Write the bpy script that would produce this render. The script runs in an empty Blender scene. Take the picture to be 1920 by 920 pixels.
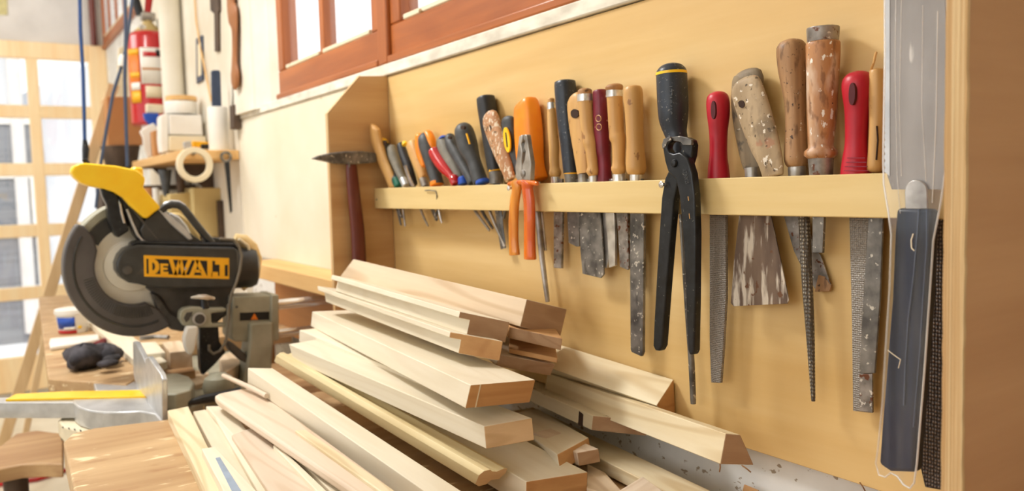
import bpy, bmesh, math, random
from math import sin, cos, pi, sqrt, radians as R
from mathutils import Vector, Matrix
random.seed(7)
sc = bpy.context.scene
col = sc.collection

# ---------------------------------------------------------------- camera
F = 1536.0
CAM = Vector((0, -.81, 1.35))
TH, PITCH, ROLL = R(33.25), R(4.2), .028
fwd = Vector((-cos(TH)*cos(PITCH), sin(TH)*cos(PITCH), -sin(PITCH)))
rt = fwd.cross(Vector((0, 0, 1))).normalized()
up0 = rt.cross(fwd)
rgt = rt*cos(ROLL) - up0*sin(ROLL)
upv = up0*cos(ROLL) + rt*sin(ROLL)
cd = bpy.data.cameras.new('camera')
cam = bpy.data.objects.new('camera', cd)
col.objects.link(cam)
cam.matrix_world = Matrix(((rgt.x, upv.x, -fwd.x, CAM.x), (rgt.y, upv.y, -fwd.y, CAM.y), (rgt.z, upv.z, -fwd.z, CAM.z), (0, 0, 0, 1)))
cd.sensor_width = 36
cd.lens = 36*F/1920
cd.clip_start = .02
cd.dof.use_dof = True
cd.dof.focus_distance = 1.0
cd.dof.aperture_fstop = 5.0
sc.camera = cam

# ---------------------------------------------------------------- light
w = bpy.data.worlds.new('daylight')
sc.world = w
w.use_nodes = True
bg = w.node_tree.nodes['Background']
bg.inputs[0].default_value = (.97, .985, 1.0, 1)
bg.inputs[1].default_value = 1.6

def area(name, loc, target, size, power, color=(1, .96, .9)):
    l = bpy.data.lights.new(name, 'AREA')
    l.shape = 'RECTANGLE'; l.size, l.size_y = size; l.energy = power; l.color = color
    o = bpy.data.objects.new(name, l); col.objects.link(o)
    o.location = loc
    o.rotation_euler = (Vector(target)-Vector(loc)).to_track_quat('-Z', 'Y').to_euler()
    return o
area('ceiling_light', (-2.3, -1.15, 3.1), (-.9, -.1, 1.0), (.6, .42), 55, (1, .99, .975))
area('workshop_fill', (-.2, -3.2, 2.3), (-1.2, 0, 1.2), (2.2, 1.6), 16, (1, .985, .965))  # unseen fill lamp added to lift the lower tool board
area('back_fill', (-4.6, -1.9, 3.1), (-5.6, -.6, 1.0), (1.6, 1.2), 60, (1, .98, .95))  # unseen lamp added to brighten the far end and door, no roof opening
sun = bpy.data.lights.new('sun', 'SUN'); sun.energy = 3.0; sun.angle = R(2); sun.color = (1, .95, .86)
so = bpy.data.objects.new('sun', sun); col.objects.link(so)
so.rotation_euler = Vector((-.55, .15, -.8)).to_track_quat('-Z', 'Y').to_euler()

vs = sc.view_settings
vs.view_transform = 'Standard'; vs.look = 'None'; vs.gamma = 1.0; vs.exposure = 0.0
vs.use_curve_mapping = False

# ---------------------------------------------------------------- helpers
def ray(x, y):
    return fwd + rgt*((x-960)/F) - upv*((y-460)/F)
def at(x, y, ax, v):
    """the point of the plane (axis ax = v) seen at a pixel of the 1920x920 frame"""
    d = ray(x, y)
    return CAM + d*((v-CAM[ax])/d[ax])
def dep(p):
    return (p-CAM).dot(fwd)

def s2l(c):
    return tuple((v/12.92 if v <= .04045 else ((v+.055)/1.055)**2.4) for v in c)
def C8(r, g, b):
    return s2l((r/255, g/255, b/255)) + (1,)

class MB:
    def __init__(s): s.v = []; s.f = []; s.mi = []
    def add(s, vs_, fs, m=0):
        n = len(s.v); s.v += [Vector(v) for v in vs_]; s.f += [tuple(i+n for i in f) for f in fs]; s.mi += [m]*len(fs); return s
    def prism(s, poly, off, m=0):
        n = len(poly); off = Vector(off)
        s.add([Vector(p) for p in poly]+[Vector(p)+off for p in poly],
              [tuple(range(n)), tuple(range(2*n-1, n-1, -1))]+[(i, i+n, (i+1) % n+n, (i+1) % n) for i in range(n)], m)
        return s
    def box(s, a, b, m=0):
        (x0, y0, z0), (x1, y1, z1) = a, b
        return s.prism([(x0, y0, z0), (x0, y1, z0), (x1, y1, z0), (x1, y0, z0)], (0, 0, z1-z0), m)
    def rings(s, rings, closed_ends=True, m=0):
        k = len(rings[0]); vs_ = [p for r in rings for p in r]; fs = []
        for i in range(len(rings)-1):
            for j in range(k):
                fs.append((i*k+j, i*k+(j+1) % k, (i+1)*k+(j+1) % k, (i+1)*k+j))
        if closed_ends:
            fs.append(tuple(range(k-1, -1, -1))); fs.append(tuple((len(rings)-1)*k+j for j in range(k)))
        return s.add(vs_, fs, m)
    def tube(s, pts, r, k=12, m=0):
        pts = [Vector(p) for p in pts]; rr = r if isinstance(r, (list, tuple)) else [r]*len(pts)
        rings = []; prev = None
        for i, p in enumerate(pts):
            t = (pts[min(i+1, len(pts)-1)]-pts[max(i-1, 0)]).normalized()
            if prev is None:
                a = Vector((0, 0, 1)) if abs(t.z) < .9 else Vector((1, 0, 0)); u = t.cross(a).normalized()
            else:
                u = (prev-t*prev.dot(t)).normalized()
            prev = u; v = t.cross(u)
            rings.append([p+(u*cos(2*pi*j/k)+v*sin(2*pi*j/k))*rr[i] for j in range(k)])
        return s.rings(rings, True, m)
    def lathe(s, base, axis, prof, k=28, m=0):
        """prof: (distance along axis, radius)"""
        base = Vector(base); t = Vector(axis).normalized()
        a = Vector((0, 0, 1)) if abs(t.z) < .9 else Vector((1, 0, 0)); u = t.cross(a).normalized(); v = t.cross(u)
        return s.rings([[base+t*d+(u*cos(2*pi*j/k)+v*sin(2*pi*j/k))*max(r, .00005) for j in range(k)] for d, r in prof], True, m)

def mk(name, mb, mat, parent=None, smooth=False, bevel=0, seg=2, origin=None, matrix=None, autos=35, keep=True):
    me = bpy.data.meshes.new(name)
    vs_ = mb.v
    if matrix is not None:
        inv = matrix.inverted(); vv = [inv @ v for v in vs_]
    else:
        if parent is not None: o0 = Vector(parent['_loc'])
        elif origin is not None: o0 = Vector(origin)
        else:
            o0 = Vector((sum(v.x for v in vs_)/len(vs_), sum(v.y for v in vs_)/len(vs_), min(v.z for v in vs_)))
        vv = [v-o0 for v in vs_]
    me.from_pydata([tuple(v) for v in vv], [], mb.f)
    bm = bmesh.new(); bm.from_mesh(me); bmesh.ops.recalc_face_normals(bm, faces=bm.faces); bm.to_mesh(me); bm.free()
    for m in (mat if isinstance(mat, (list, tuple)) else [mat]): me.materials.append(m)
    if isinstance(mat, (list, tuple)):
        for p, i in zip(me.polygons, mb.mi): p.material_index = i
    if smooth:
        for p in me.polygons: p.use_smooth = True
        if autos:
            try: me.set_sharp_from_angle(angle=R(autos))
            except Exception: pass
    o = bpy.data.objects.new(name, me); col.objects.link(o)
    if matrix is not None: o.matrix_world = matrix
    elif parent is None: o.location = o0
    if parent is not None:
        o.parent = parent
        r = parent['_loc']; o['_loc'] = list(r)
    else:
        o['_loc'] = list(o.location)
    if bevel:
        b = o.modifiers.new('bevel', 'BEVEL'); b.width = bevel; b.segments = seg; b.limit_method = 'ANGLE'; b.angle_limit = R(40)
        for p in me.polygons: p.use_smooth = True
        try: me.set_sharp_from_angle(angle=R(50))
        except Exception: pass
        b.harden_normals = False
    return o

def thing(name, label, cat, loc, group=None):
    o = bpy.data.objects.new(name, None); col.objects.link(o); o.location = loc; o['_loc'] = list(loc)
    o.empty_display_size = .02
    return tag(o, label, cat, group)
def tag(o, label, cat, group=None):
    o['label'] = label; o['category'] = cat
    if group: o['group'] = group
    return o
def struct(name, mb, mat, **k):
    o = mk(name, mb, mat, **k)
    if o.parent is None: o['kind'] = 'structure'
    return o

# pixel-traced outline laid on the wall-parallel plane Y=y (front), thickness t towards the wall
def yplate(pts, y, t):
    return MB().prism([at(px, py, 1, y) for px, py in pts], (0, t, 0))
# outline on the plane X=x, thickness t away from the viewer
def xplate(pts, x, t):
    return MB().prism([at(px, py, 0, x) for px, py in pts], (-t, 0, 0))
def zplate(pts, z, t):
    zz = z if isinstance(z, (list, tuple)) else [z]*len(pts)
    return MB().prism([at(px, py, 2, q) for (px, py), q in zip(pts, zz)], (0, 0, -t))
def arc(cx, cy, r, a0, a1, n=24):
    return [(cx+r*cos(R(a0+(a1-a0)*i/n)), cy-r*sin(R(a0+(a1-a0)*i/n))) for i in range(n+1)]

def lerp_path(path, n):
    d = [0]
    for a, b in zip(path, path[1:]): d.append(d[-1]+math.hypot(b[0]-a[0], b[1]-a[1]))
    T = d[-1]; out = []
    def cr(p0, p1, p2, p3, t):   # monotone-ish smooth blend
        return .5*((2*p1)+(-p0+p2)*t+(2*p0-5*p1+4*p2-p3)*t*t+(-p0+3*p1-3*p2+p3)*t**3)
    for i in range(n+1):
        s = T*i/n; k = 0
        while k < len(d)-2 and s > d[k+1]: k += 1
        t = (s-d[k])/max(d[k+1]-d[k], 1e-6)
        p0, p1, p2, p3 = path[max(k-1, 0)], path[k], path[k+1], path[min(k+2, len(path)-1)]
        out.append((s, tuple(cr(p0[j], p1[j], p2[j], p3[j], t) if len(path) > 2 else p1[j]+(p2[j]-p1[j])*t for j in range(3))))
    return T, out
def sweep(path, plane, val, flat=1., cap0=1., cap1=.25, n=30, k=20, sup=2., y1=None, mb=None, linear=False):
    """path (px, py, half width px): a solid swept along it on the plane (axis plane = val); y1 = value at the last point"""
    if linear:
        T = math.hypot(path[-1][0]-path[0][0], path[-1][1]-path[0][1])
        P = [(math.hypot(p[0]-path[0][0], p[1]-path[0][1]), p) for p in path]
    else:
        T, P = lerp_path(path, n)
    h0, h1 = path[0][2]*cap0, path[-1][2]*cap1
    if not linear:   # denser stations in the end caps
        ex = []
        for c, tip in ((h0, 0), (h1, 1)):
            if c > 0:
                for q in (.0, .03, .1, .22, .4, .65):
                    ex.append(c*q if not tip else T-c*q)
        def ev(s):
            for (sa, a), (sb, b) in zip(P, P[1:]):
                if sa <= s <= sb+1e-6:
                    t = (s-sa)/max(sb-sa, 1e-6); return tuple(a[j]+(b[j]-a[j])*t for j in range(3))
            return P[-1][1]
        P = sorted(P+[(s, ev(s)) for s in ex if 0 <= s <= T], key=lambda q: q[0])
        Q = [P[0]]
        for q in P[1:]:
            if q[0]-Q[-1][0] > .02: Q.append(q)
        P = Q
    nrm = Vector((0, -1, 0)) if plane == 1 else (Vector((1, 0, 0)) if plane == 0 else Vector((0, 0, 1)))
    pts = []
    for s, (x, y, h) in P:
        v = val if y1 is None else val+(y1-val)*s/T
        p = at(x, y, plane, v)
        f = 1.
        if h0 > 0 and s < h0: u = s/h0; f = sqrt(max(0, 1-(1-u)**2))
        if h1 > 0 and T-s < h1: u = (T-s)/h1; f = min(f, sqrt(max(0, 1-(1-u)**2)))
        pts.append((p, h*f, h))
    rings = []
    for i, (p, h, hf) in enumerate(pts):
        t = (pts[min(i+1, len(pts)-1)][0]-pts[max(i-1, 0)][0])
        t = t.normalized()
        side = t.cross(nrm).normalized()
        vd = (p-CAM).normalized()
        ca = abs(vd.dot(nrm)); 
        r = h*dep(p)/F
        # view direction split between side and normal
        vp_ = vd-t*vd.dot(t); vp_.normalize()
        cs, cn = abs(vp_.dot(nrm)), abs(vp_.dot(side))
        if flat >= .999: a = b = r
        else:
            b = r*flat; a = sqrt(max(r*r-(b*cn)**2, r*r*.2))/max(cs, .35)
        ring = []
        for j in range(k):
            an = 2*pi*j/k; cc, ss = cos(an), sin(an)
            ring.append(p+side*(a*math.copysign(abs(cc)**(2/sup), cc))+nrm*(b*math.copysign(abs(ss)**(2/sup), ss)))
        rings.append(ring)
    mb = mb or MB()
    return mb.rings(rings)

# ---------------------------------------------------------------- materials
def nodes(name):
    m = bpy.data.materials.new(name); m.use_nodes = True
    nt = m.node_tree; b = nt.nodes['Principled BSDF']
    return m, nt, b
def N(nt, t, **k):
    n = nt.nodes.new(t)
    for a, v in k.items():
        if a.startswith('i_'):
            n.inputs[a[2:].replace('_', ' ')].default_value = v
        else: setattr(n, a, v)
    return n
def ramp(nt, stops):
    r = nt.nodes.new('ShaderNodeValToRGB'); e = r.color_ramp.elements
    while len(e) > 1: e.remove(e[-1])
    e[0].position = stops[0][0]; e[0].color = stops[0][1]
    for p, c in stops[1:]:
        x = e.new(p); x.color = c
    return r
def coords(nt, scale, rnd=True):
    tc = N(nt, 'ShaderNodeTexCoord'); mp = N(nt, 'ShaderNodeMapping')
    mp.inputs['Scale'].default_value = scale
    nt.links.new(tc.outputs['Object'], mp.inputs['Vector'])
    if rnd:
        oi = N(nt, 'ShaderNodeObjectInfo'); mu = N(nt, 'ShaderNodeMath', operation='MULTIPLY'); mu.inputs[1].default_value = 37.
        nt.links.new(oi.outputs['Random'], mu.inputs[0]); nt.links.new(mu.outputs[0], mp.inputs['Location'])
    return mp
def mixc(nt, fac, a, b, mode='MIX'):
    m = N(nt, 'ShaderNodeMix', data_type='RGBA', blend_type=mode)
    if isinstance(fac, (int, float)): m.inputs[0].default_value = fac
    else: nt.links.new(fac, m.inputs[0])
    for v, i in ((a, 6), (b, 7)):
        if isinstance(v, tuple): m.inputs[i].default_value = v
        else: nt.links.new(v, m.inputs[i])
    return m.outputs[2]
def spots(nt, base, color, scale=60, thr=.62, soft=.03, stretch=(1, 1, 1), amount=1.):
    mp = coords(nt, tuple(scale*s for s in stretch)); nz = N(nt, 'ShaderNodeTexNoise'); nz.inputs['Scale'].default_value = 1.; nz.inputs['Detail'].default_value = 3
    nt.links.new(mp.outputs[0], nz.inputs['Vector'])
    r = ramp(nt, [(thr, (0, 0, 0, 1)), (thr+soft, (amount, amount, amount, 1))]); nt.links.new(nz.outputs[0], r.inputs[0])
    return mixc(nt, r.outputs[0], base, color)
def wood(name, c1, c2, ax=0, sc_=1., rough=.6, rings=.35, bump=.05, vary=.10, spot=(), stretch=14, wave=1.):
    m, nt, b = nodes(name)
    s = [stretch*sc_]*3; s[ax] = .9*sc_
    mp = coords(nt, tuple(s))
    nz = N(nt, 'ShaderNodeTexNoise'); nz.inputs['Scale'].default_value = 1.6; nz.inputs['Detail'].default_value = 7; nz.inputs['Roughness'].default_value = .6
    nt.links.new(mp.outputs[0], nz.inputs['Vector'])
    r = ramp(nt, [(.28, c2), (.5, tuple((a+q)/2 for a, q in zip(c1, c2))), (.72, c1)]); nt.links.new(nz.outputs[0], r.inputs[0])
    out = r.outputs[0]
    if rings:
        s2 = [7*sc_*wave]*3; s2[ax] = .8*sc_*wave
        mp2 = coords(nt, tuple(s2)); wv = N(nt, 'ShaderNodeTexNoise'); wv.inputs['Scale'].default_value = .8; wv.inputs['Detail'].default_value = 1.
        nt.links.new(mp2.outputs[0], wv.inputs['Vector'])
        mu = N(nt, 'ShaderNodeMath', operation='MULTIPLY'); mu.inputs[1].default_value = 55.; nt.links.new(wv.outputs[0], mu.inputs[0])
        sn = N(nt, 'ShaderNodeMath', operation='SINE'); nt.links.new(mu.outputs[0], sn.inputs[0])
        mr = N(nt, 'ShaderNodeMapRange'); mr.inputs[1].default_value = .2; mr.inputs[2].default_value = 1.; mr.inputs[3].default_value = 0; mr.inputs[4].default_value = rings
        nt.links.new(sn.outputs[0], mr.inputs[0])
        out = mixc(nt, mr.outputs[0], out, (c2[0]*.80, c2[1]*.72, c2[2]*.60, 1))
    if vary:
        oi = N(nt, 'ShaderNodeObjectInfo'); mr = N(nt, 'ShaderNodeMapRange'); mr.inputs[3].default_value = 1-vary; mr.inputs[4].default_value = 1+vary*.35
        nt.links.new(oi.outputs['Random'], mr.inputs[0])
        hs = N(nt, 'ShaderNodeHueSaturation'); nt.links.new(mr.outputs[0], hs.inputs['Value']); nt.links.new(out, hs.inputs['Color']); out = hs.outputs[0]
    for sp in spot: out = spots(nt, out, *sp)
    nt.links.new(out, b.inputs['Base Color']); b.inputs['Roughness'].default_value = rough
    if bump:
        bp = N(nt, 'ShaderNodeBump'); bp.inputs['Strength'].default_value = bump*4; bp.inputs['Distance'].default_value = .002
        nt.links.new(nz.outputs[0], bp.inputs['Height']); nt.links.new(bp.outputs[0], b.inputs['Normal'])
    return m
def plain(name, c, rough=.5, metal=0., c2=None, scale=30, bump=0., spot=(), emit=0, coat=0, trans=0, alpha=1, stretch=(1, 1, 1), bscale=None, spec=None):
    m, nt, b = nodes(name)
    c2 = c2 or tuple(v*.8 for v in c[:3])+(1,)
    mp = coords(nt, tuple(scale*s for s in stretch)); nz = N(nt, 'ShaderNodeTexNoise'); nz.inputs['Scale'].default_value = 1; nz.inputs['Detail'].default_value = 5
    nt.links.new(mp.outputs[0], nz.inputs['Vector'])
    r = ramp(nt, [(.35, c2), (.65, c)]); nt.links.new(nz.outputs[0], r.inputs[0]); out = r.outputs[0]
    for sp in spot: out = spots(nt, out, *sp)
    nt.links.new(out, b.inputs['Base Color']); b.inputs['Roughness'].default_value = rough; b.inputs['Metallic'].default_value = metal
    if coat: b.inputs['Coat Weight'].default_value = coat
    if trans: b.inputs['Transmission Weight'].default_value = trans
    if spec is not None: b.inputs['Specular IOR Level'].default_value = spec
    if alpha < 1: b.inputs['Alpha'].default_value = alpha
    if emit:
        b.inputs['Emission Color'].default_value = c; b.inputs['Emission Strength'].default_value = emit
    if bump:
        bp = N(nt, 'ShaderNodeBump'); bp.inputs['Strength'].default_value = bump; bp.inputs['Distance'].default_value = .002
        if bscale:
            mp2 = coords(nt, (bscale,)*3); nb = N(nt, 'ShaderNodeTexNoise'); nb.inputs['Scale'].default_value = 1; nt.links.new(mp2.outputs[0], nb.inputs['Vector'])
            nt.links.new(nb.outputs[0], bp.inputs['Height'])
        else: nt.links.new(nz.outputs[0], bp.inputs['Height'])
        nt.links.new(bp.outputs[0], b.inputs['Normal'])
    return m

WHITE = C8(235, 232, 225)
M = {}
M['ply'] = wood('birch_plywood', C8(230, 198, 138), C8(214, 174, 106), 0, .7, .5, .22, .02, 0, spot=((C8(150, 100, 50), 45, .77, .02),), wave=.9)
M['rail'] = wood('rail_wood', C8(236, 212, 156), C8(218, 188, 124), 0, .8, .55, .15, .03, 0, spot=((C8(120, 75, 40), 60, .78, .02),))
M['panel'] = wood('side_panel_wood', C8(214, 176, 126), C8(190, 144, 92), 1, .9, .5, .3, .02, 0)
M['plyedge'] = wood('plywood_edge', C8(240, 216, 168), C8(200, 150, 90), 2, 1.5, .7, .3, .25, 0, stretch=260)
M['darkply'] = wood('brown_plywood', C8(206, 158, 110), C8(188, 138, 90), 1, .8, .55, .12, .02, 0, spot=((C8(80, 50, 30), 35, .78, .02),))
M['cream'] = plain('cream_panel', C8(240, 232, 212), .55, c2=C8(230, 218, 192), scale=3, spot=((C8(190, 150, 90), 14, .76, .02),))
M['plaster'] = plain('old_plaster', C8(238, 238, 234), .9, c2=C8(214, 213, 208), scale=7, bump=.5, spot=((C8(140, 118, 84), 62, .625, .03, (1, 1, 1.5), .8), (C8(120, 104, 84), 24, .72, .04)))
M['whitewall'] = plain('white_wall', C8(238, 232, 218), .85, c2=C8(222, 212, 192), scale=4, bump=.15)
M['stone'] = plain('sill_stone', C8(240, 234, 218), .7, c2=C8(206, 198, 182), scale=14, bump=.3, stretch=(1, 1, 2.5))
M['grey'] = plain('grey_block_wall', C8(226, 222, 218), .9, c2=C8(212, 208, 204), scale=5)
M['floor'] = plain('workshop_floor', C8(240, 230, 208), .7, c2=C8(222, 208, 182), scale=3)
M['window'] = wood('window_wood', C8(190, 110, 52), C8(146, 76, 32), 0, 1., .35, .3, .02, .05)
M['window_up'] = wood('window_wood_upright', C8(190, 110, 52), C8(146, 76, 32), 2, 1., .35, .3, .02, .05)
M['doorwood'] = wood('door_wood', C8(253, 232, 192), C8(248, 212, 160), 2, 1., .5, .1, .02, .05)
M['beech'] = wood('beech_lumber', C8(240, 231, 210), C8(224, 210, 182), 0, .9, .6, .14, .03, .07, wave=2.5)
M['beechpink'] = wood('pink_beech_lumber', C8(234, 218, 198), C8(216, 194, 170), 0, .9, .6, .35, .03, .05, wave=2.5)
M['pine'] = wood('pine_lumber', C8(240, 230, 202), C8(220, 198, 154), 0, .8, .6, .55, .03, .04, wave=2.6)
M['ash'] = wood('yellow_lumber', C8(236, 220, 176), C8(212, 188, 136), 0, .9, .55, .3, .05, .05, spot=((C8(120, 105, 85), 9, .66, .1, (.4, 1, 1), .6),))
M['walnut'] = wood('brown_toned_lumber', C8(230, 210, 182), C8(206, 180, 148), 0, .9, .6, .5, .03, .03, wave=2.)
M['oldwhite'] = wood('painted_lumber', C8(236, 226, 200), C8(216, 200, 166), 0, 1, .7, .1, .1, .03, spot=((C8(150, 120, 80), 30, .66, .03),))
def endm(n, a, b_): return wood(n, a, b_, 1, 2.2, .75, .35, .1, .05, stretch=9)
M['endg'] = endm('end_grain', C8(212, 166, 112), C8(186, 136, 86))
M['endd'] = endm('end_grain_dark', C8(182, 148, 114), C8(156, 118, 86))
M['endl'] = endm('end_grain_light', C8(230, 200, 160), C8(206, 172, 130))
M['bench'] = wood('bench_wood', C8(206, 174, 130), C8(168, 130, 88), 1, 1.1, .5, .15, .05, 0, stretch=9, spot=((C8(246, 228, 186), 46, .62, .06, (1, .35, 1), .8), (C8(156, 108, 66), 26, .58, .12, (1, .4, 1), .6)))
M['benchedge'] = wood('bench_edge', C8(196, 140, 84), C8(160, 104, 56), 0, .8, .6, .2, .05, 0)
M['brownslab'] = wood('brown_slab', C8(206, 170, 124), C8(160, 118, 78), 1, .8, .5, .4, .05, 0)
M['oak'] = wood('light_stick', C8(232, 204, 160), C8(210, 176, 130), 2, .9, .6, .1, .03, .04)
M['shelf'] = wood('shelf_wood', C8(238, 198, 136), C8(216, 168, 104), 0, .9, .6, .2, .03, .04)
M['carved'] = wood('carved_wood', C8(176, 116, 66), C8(136, 82, 42), 2, 1.2, .5, .3, .1, 0)
M['card'] = plain('cardboard', C8(196, 140, 88), .85, c2=C8(182, 126, 76), scale=6)
M['card2'] = plain('olive_cardboard', C8(206, 184, 128), .85, c2=C8(192, 168, 112), scale=6)
M['htan'] = wood('tan_handle', C8(226, 182, 116), C8(198, 146, 82), 2, 1.6, .42, .25, .02, .06, spot=((C8(140, 92, 52), 120, .66, .05, (1, 1, .5), .8),))
M['hworn'] = wood('worn_handle', C8(200, 152, 100), C8(160, 112, 68), 2, 1.6, .5, .3, .05, .05, spot=((C8(110, 78, 50), 90, .60, .06), (C8(228, 216, 196), 110, .67, .03)))
M['hpaint'] = wood('paint_spattered_handle', C8(206, 156, 112), C8(166, 116, 76), 2, 1.6, .5, .3, .05, 0, spot=((C8(228, 214, 190), 190, .55, .04, (1, 1, .6)), (C8(120, 92, 60), 120, .62, .03)))
M['hgrey'] = wood('grey_worn_handle', C8(196, 172, 138), C8(150, 128, 96), 2, 1.6, .6, .3, .08, 0, spot=((C8(122, 104, 80), 70, .52, .16, (1, 1, .6), .7), (C8(230, 220, 204), 120, .635, .04), (C8(92, 76, 56), 150, .63, .05), (C8(176, 120, 90), 60, .66, .06, (1, 1, 1), .6)))
M['hdark'] = wood('dark_worn_handle', C8(150, 132, 104), C8(108, 92, 70), 2, 1.6, .6, .3, .08, 0, spot=((C8(78, 70, 58), 60, .56, .1), (C8(200, 192, 178), 120, .68, .03)))
M['slot'] = plain('slot_shade', C8(84, 6, 20), .7)  # shade inside the red handle slots, put into the colour
M['hbrown'] = wood('brown_worn_handle', C8(190, 148, 104), C8(136, 98, 64), 2, 2.2, .5, .4, .08, 0, spot=((C8(108, 76, 48), 150, .54, .12, (1, 1, .3), .8), (C8(70, 48, 32), 200, .64, .05), (C8(216, 200, 176), 160, .69, .03)))
M['hchisel'] = wood('big_chisel_handle', C8(204, 150, 100), C8(158, 104, 62), 2, 1.8, .45, .35, .08, 0, spot=((C8(222, 204, 184), 60, .46, .2, (1, 1, .35), .6), (C8(124, 80, 50), 130, .56, .1, (1, 1, .4), .7), (C8(242, 238, 230), 150, .64, .03, (1, 1, .6)), (C8(242, 238, 230), 60, .70, .02), (C8(60, 46, 42), 110, .71, .02)))
M['blackp'] = plain('black_plastic', C8(44, 46, 50), .45, c2=C8(32, 34, 38), scale=60, bump=.05)
M['navyp'] = plain('navy_plastic', C8(42, 50, 62), .38, c2=C8(34, 40, 50), scale=60, spot=((C8(110, 112, 112), 240, .64, .04), (C8(150, 142, 128), 60, .70, .05, (1, 1, .5), .5)))
M['greyp'] = plain('dark_grey_rubber', C8(74, 76, 78), .5, c2=C8(58, 60, 62), scale=60)
M['lgreyp'] = plain('grey_rubber', C8(138, 132, 118), .55, c2=C8(112, 108, 98), scale=40)
M['orange'] = plain('orange_plastic', C8(252, 150, 26), .35, c2=C8(246, 134, 16), scale=30)
M['orangeh'] = plain('orange_translucent', C8(246, 132, 24), .25, c2=C8(214, 86, 8), scale=60, stretch=(1,1,.15), coat=.5, trans=.1)
M['ambh'] = plain('amber_translucent', C8(238, 156, 52), .25, c2=C8(196, 98, 18), scale=60, stretch=(1,1,.15), coat=.5, trans=.1)
M['red'] = plain('red_plastic', C8(192, 20, 44), .4, c2=C8(172, 14, 36), scale=20, spot=((C8(225, 150, 150), 120, .77, .02),))
M['redt'] = plain('red_translucent', C8(214, 30, 40), .2, c2=C8(180, 16, 24), scale=20, coat=.6, trans=.2)
M['maroon'] = plain('maroon_plastic', C8(128, 26, 48), .4, c2=C8(110, 20, 40), scale=30, spot=((C8(206, 150, 140), 90, .70, .03),))
M['yellow'] = plain('yellow_plastic', C8(255, 212, 40), .32, c2=C8(253, 200, 24), scale=20)
M['yell2'] = plain('label_yellow', C8(250, 186, 24), .5, c2=C8(244, 176, 16), scale=20)
M['blue'] = plain('blue_plastic', C8(34, 84, 190), .35)
M['green'] = plain('green_plastic', C8(20, 104, 82), .4)
M['steel'] = plain('steel', C8(198, 194, 188), .32, .6, c2=C8(140, 134, 128), scale=35, bump=.08)
M['bright'] = plain('bright_steel', C8(236, 234, 230), .25, .7, c2=C8(186, 182, 176), scale=50, bump=.08)
M['dsteel'] = plain('dark_steel', C8(140, 136, 130), .36, .45, c2=C8(84, 82, 80), scale=40, bump=.1, spot=((C8(206, 200, 188), 150, .635, .03), (C8(60, 56, 52), 60, .60, .1, (1, 1, .4), .6)))
M['rsteel'] = plain('rusty_steel', C8(166, 158, 150), .45, .45, c2=C8(112, 106, 100), scale=60, bump=.1, spot=((C8(104, 62, 40), 110, .585, .05), (C8(210, 204, 194), 130, .65, .03)))
M['scraper'] = plain('paint_crusted_steel', C8(128, 108, 92), .6, .4, c2=C8(96, 78, 66), scale=40, bump=.1, stretch=(1, 1, .25), spot=((C8(222, 212, 196), 90, .50, .12, (1.5, 1, .25), .85), (C8(112, 78, 56), 90, .62, .05)))
M['blackm'] = plain('black_metal', C8(40, 42, 46), .32, .3, c2=C8(26, 28, 30), scale=70, bump=.05, spot=((C8(120, 118, 108), 220, .70, .02),))
M['chrome'] = plain('chrome', C8(236, 236, 240), .15, .75, c2=C8(216, 216, 220), scale=10)
M['alu'] = plain('cast_aluminium', C8(206, 207, 208), .3, .4, c2=C8(184, 185, 186), scale=30)
M['castg'] = plain('grey_green_casting', C8(172, 170, 152), .5, .1, c2=C8(150, 148, 130), scale=18)
M['dcast'] = plain('dark_casting', C8(88, 84, 80), .55, .1, c2=C8(66, 62, 58), scale=24)
M['guard'] = plain('dark_guard_plastic', C8(98, 94, 94), .45, .05, c2=C8(76, 72, 72), scale=9, spot=((C8(140, 126, 110), 16, .66, .1, (1, 1, 1), .5),))
M['disc'] = plain('dusty_disc', C8(238, 234, 222), .6, .0, c2=C8(226, 220, 206), scale=12)
M['sawblack'] = plain('saw_black', C8(60, 60, 59), .35, .05, c2=C8(48, 48, 47), scale=30, spot=((C8(96, 88, 76), 22, .70, .08, (1, 1, 1), .5),))
M['cloth'] = plain('dust_bag_cloth', C8(236, 212, 160), .85, c2=C8(210, 182, 128), scale=24, bump=.3)
M['cable'] = plain('grey_cable', C8(126, 118, 104), .6)
M['bcable'] = plain('blue_cable', C8(30, 70, 128), .5)
M['ncable'] = plain('navy_cable', C8(58, 72, 98), .5)
M['white'] = plain('white_plastic', C8(240, 238, 232), .4, c2=C8(232, 228, 220), scale=10)
M['offwhite'] = plain('off_white_plastic', C8(236, 224, 196), .5, c2=C8(226, 212, 180), scale=10)
M['redpaint'] = plain('extinguisher_red', C8(196, 20, 30), .3, c2=C8(184, 14, 24), scale=8, coat=.4)
M['oryel'] = plain('orange_label', C8(240, 130, 30), .5)
M['note'] = plain('pale_yellow_note', C8(214, 204, 150), .8)
M['brown'] = plain('dark_clutter', C8(92, 74, 60), .7, c2=C8(64, 50, 40), scale=14)
M['glove'] = plain('dark_glove_fabric', C8(78, 74, 80), .85, c2=C8(30, 28, 32), scale=28, bump=.5)
M['hred'] = wood('hammer_handle_wood', C8(120, 52, 34), C8(84, 32, 22), 2, 1.2, .35, .3, .03, 0)
M['black'] = plain('black_print', C8(22, 22, 22), .6)
M['hole'] = plain('recess_shade', C8(60, 40, 28), .9)  # shade inside holes, crack and notch, put into the colour
M['concrete'] = plain('outdoor_render', C8(216, 220, 226), .9, c2=C8(198, 202, 208), scale=1)
M['shutter'] = plain('outdoor_shutter', C8(128, 132, 140), .7, c2=C8(104, 108, 116), scale=5, stretch=(1, .2, 6))
M['bluestripe'] = plain('grey_blue_stripe', C8(158, 174, 196), .5)
M['dirt'] = plain('debris_brown', C8(140, 98, 56), .9)

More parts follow.
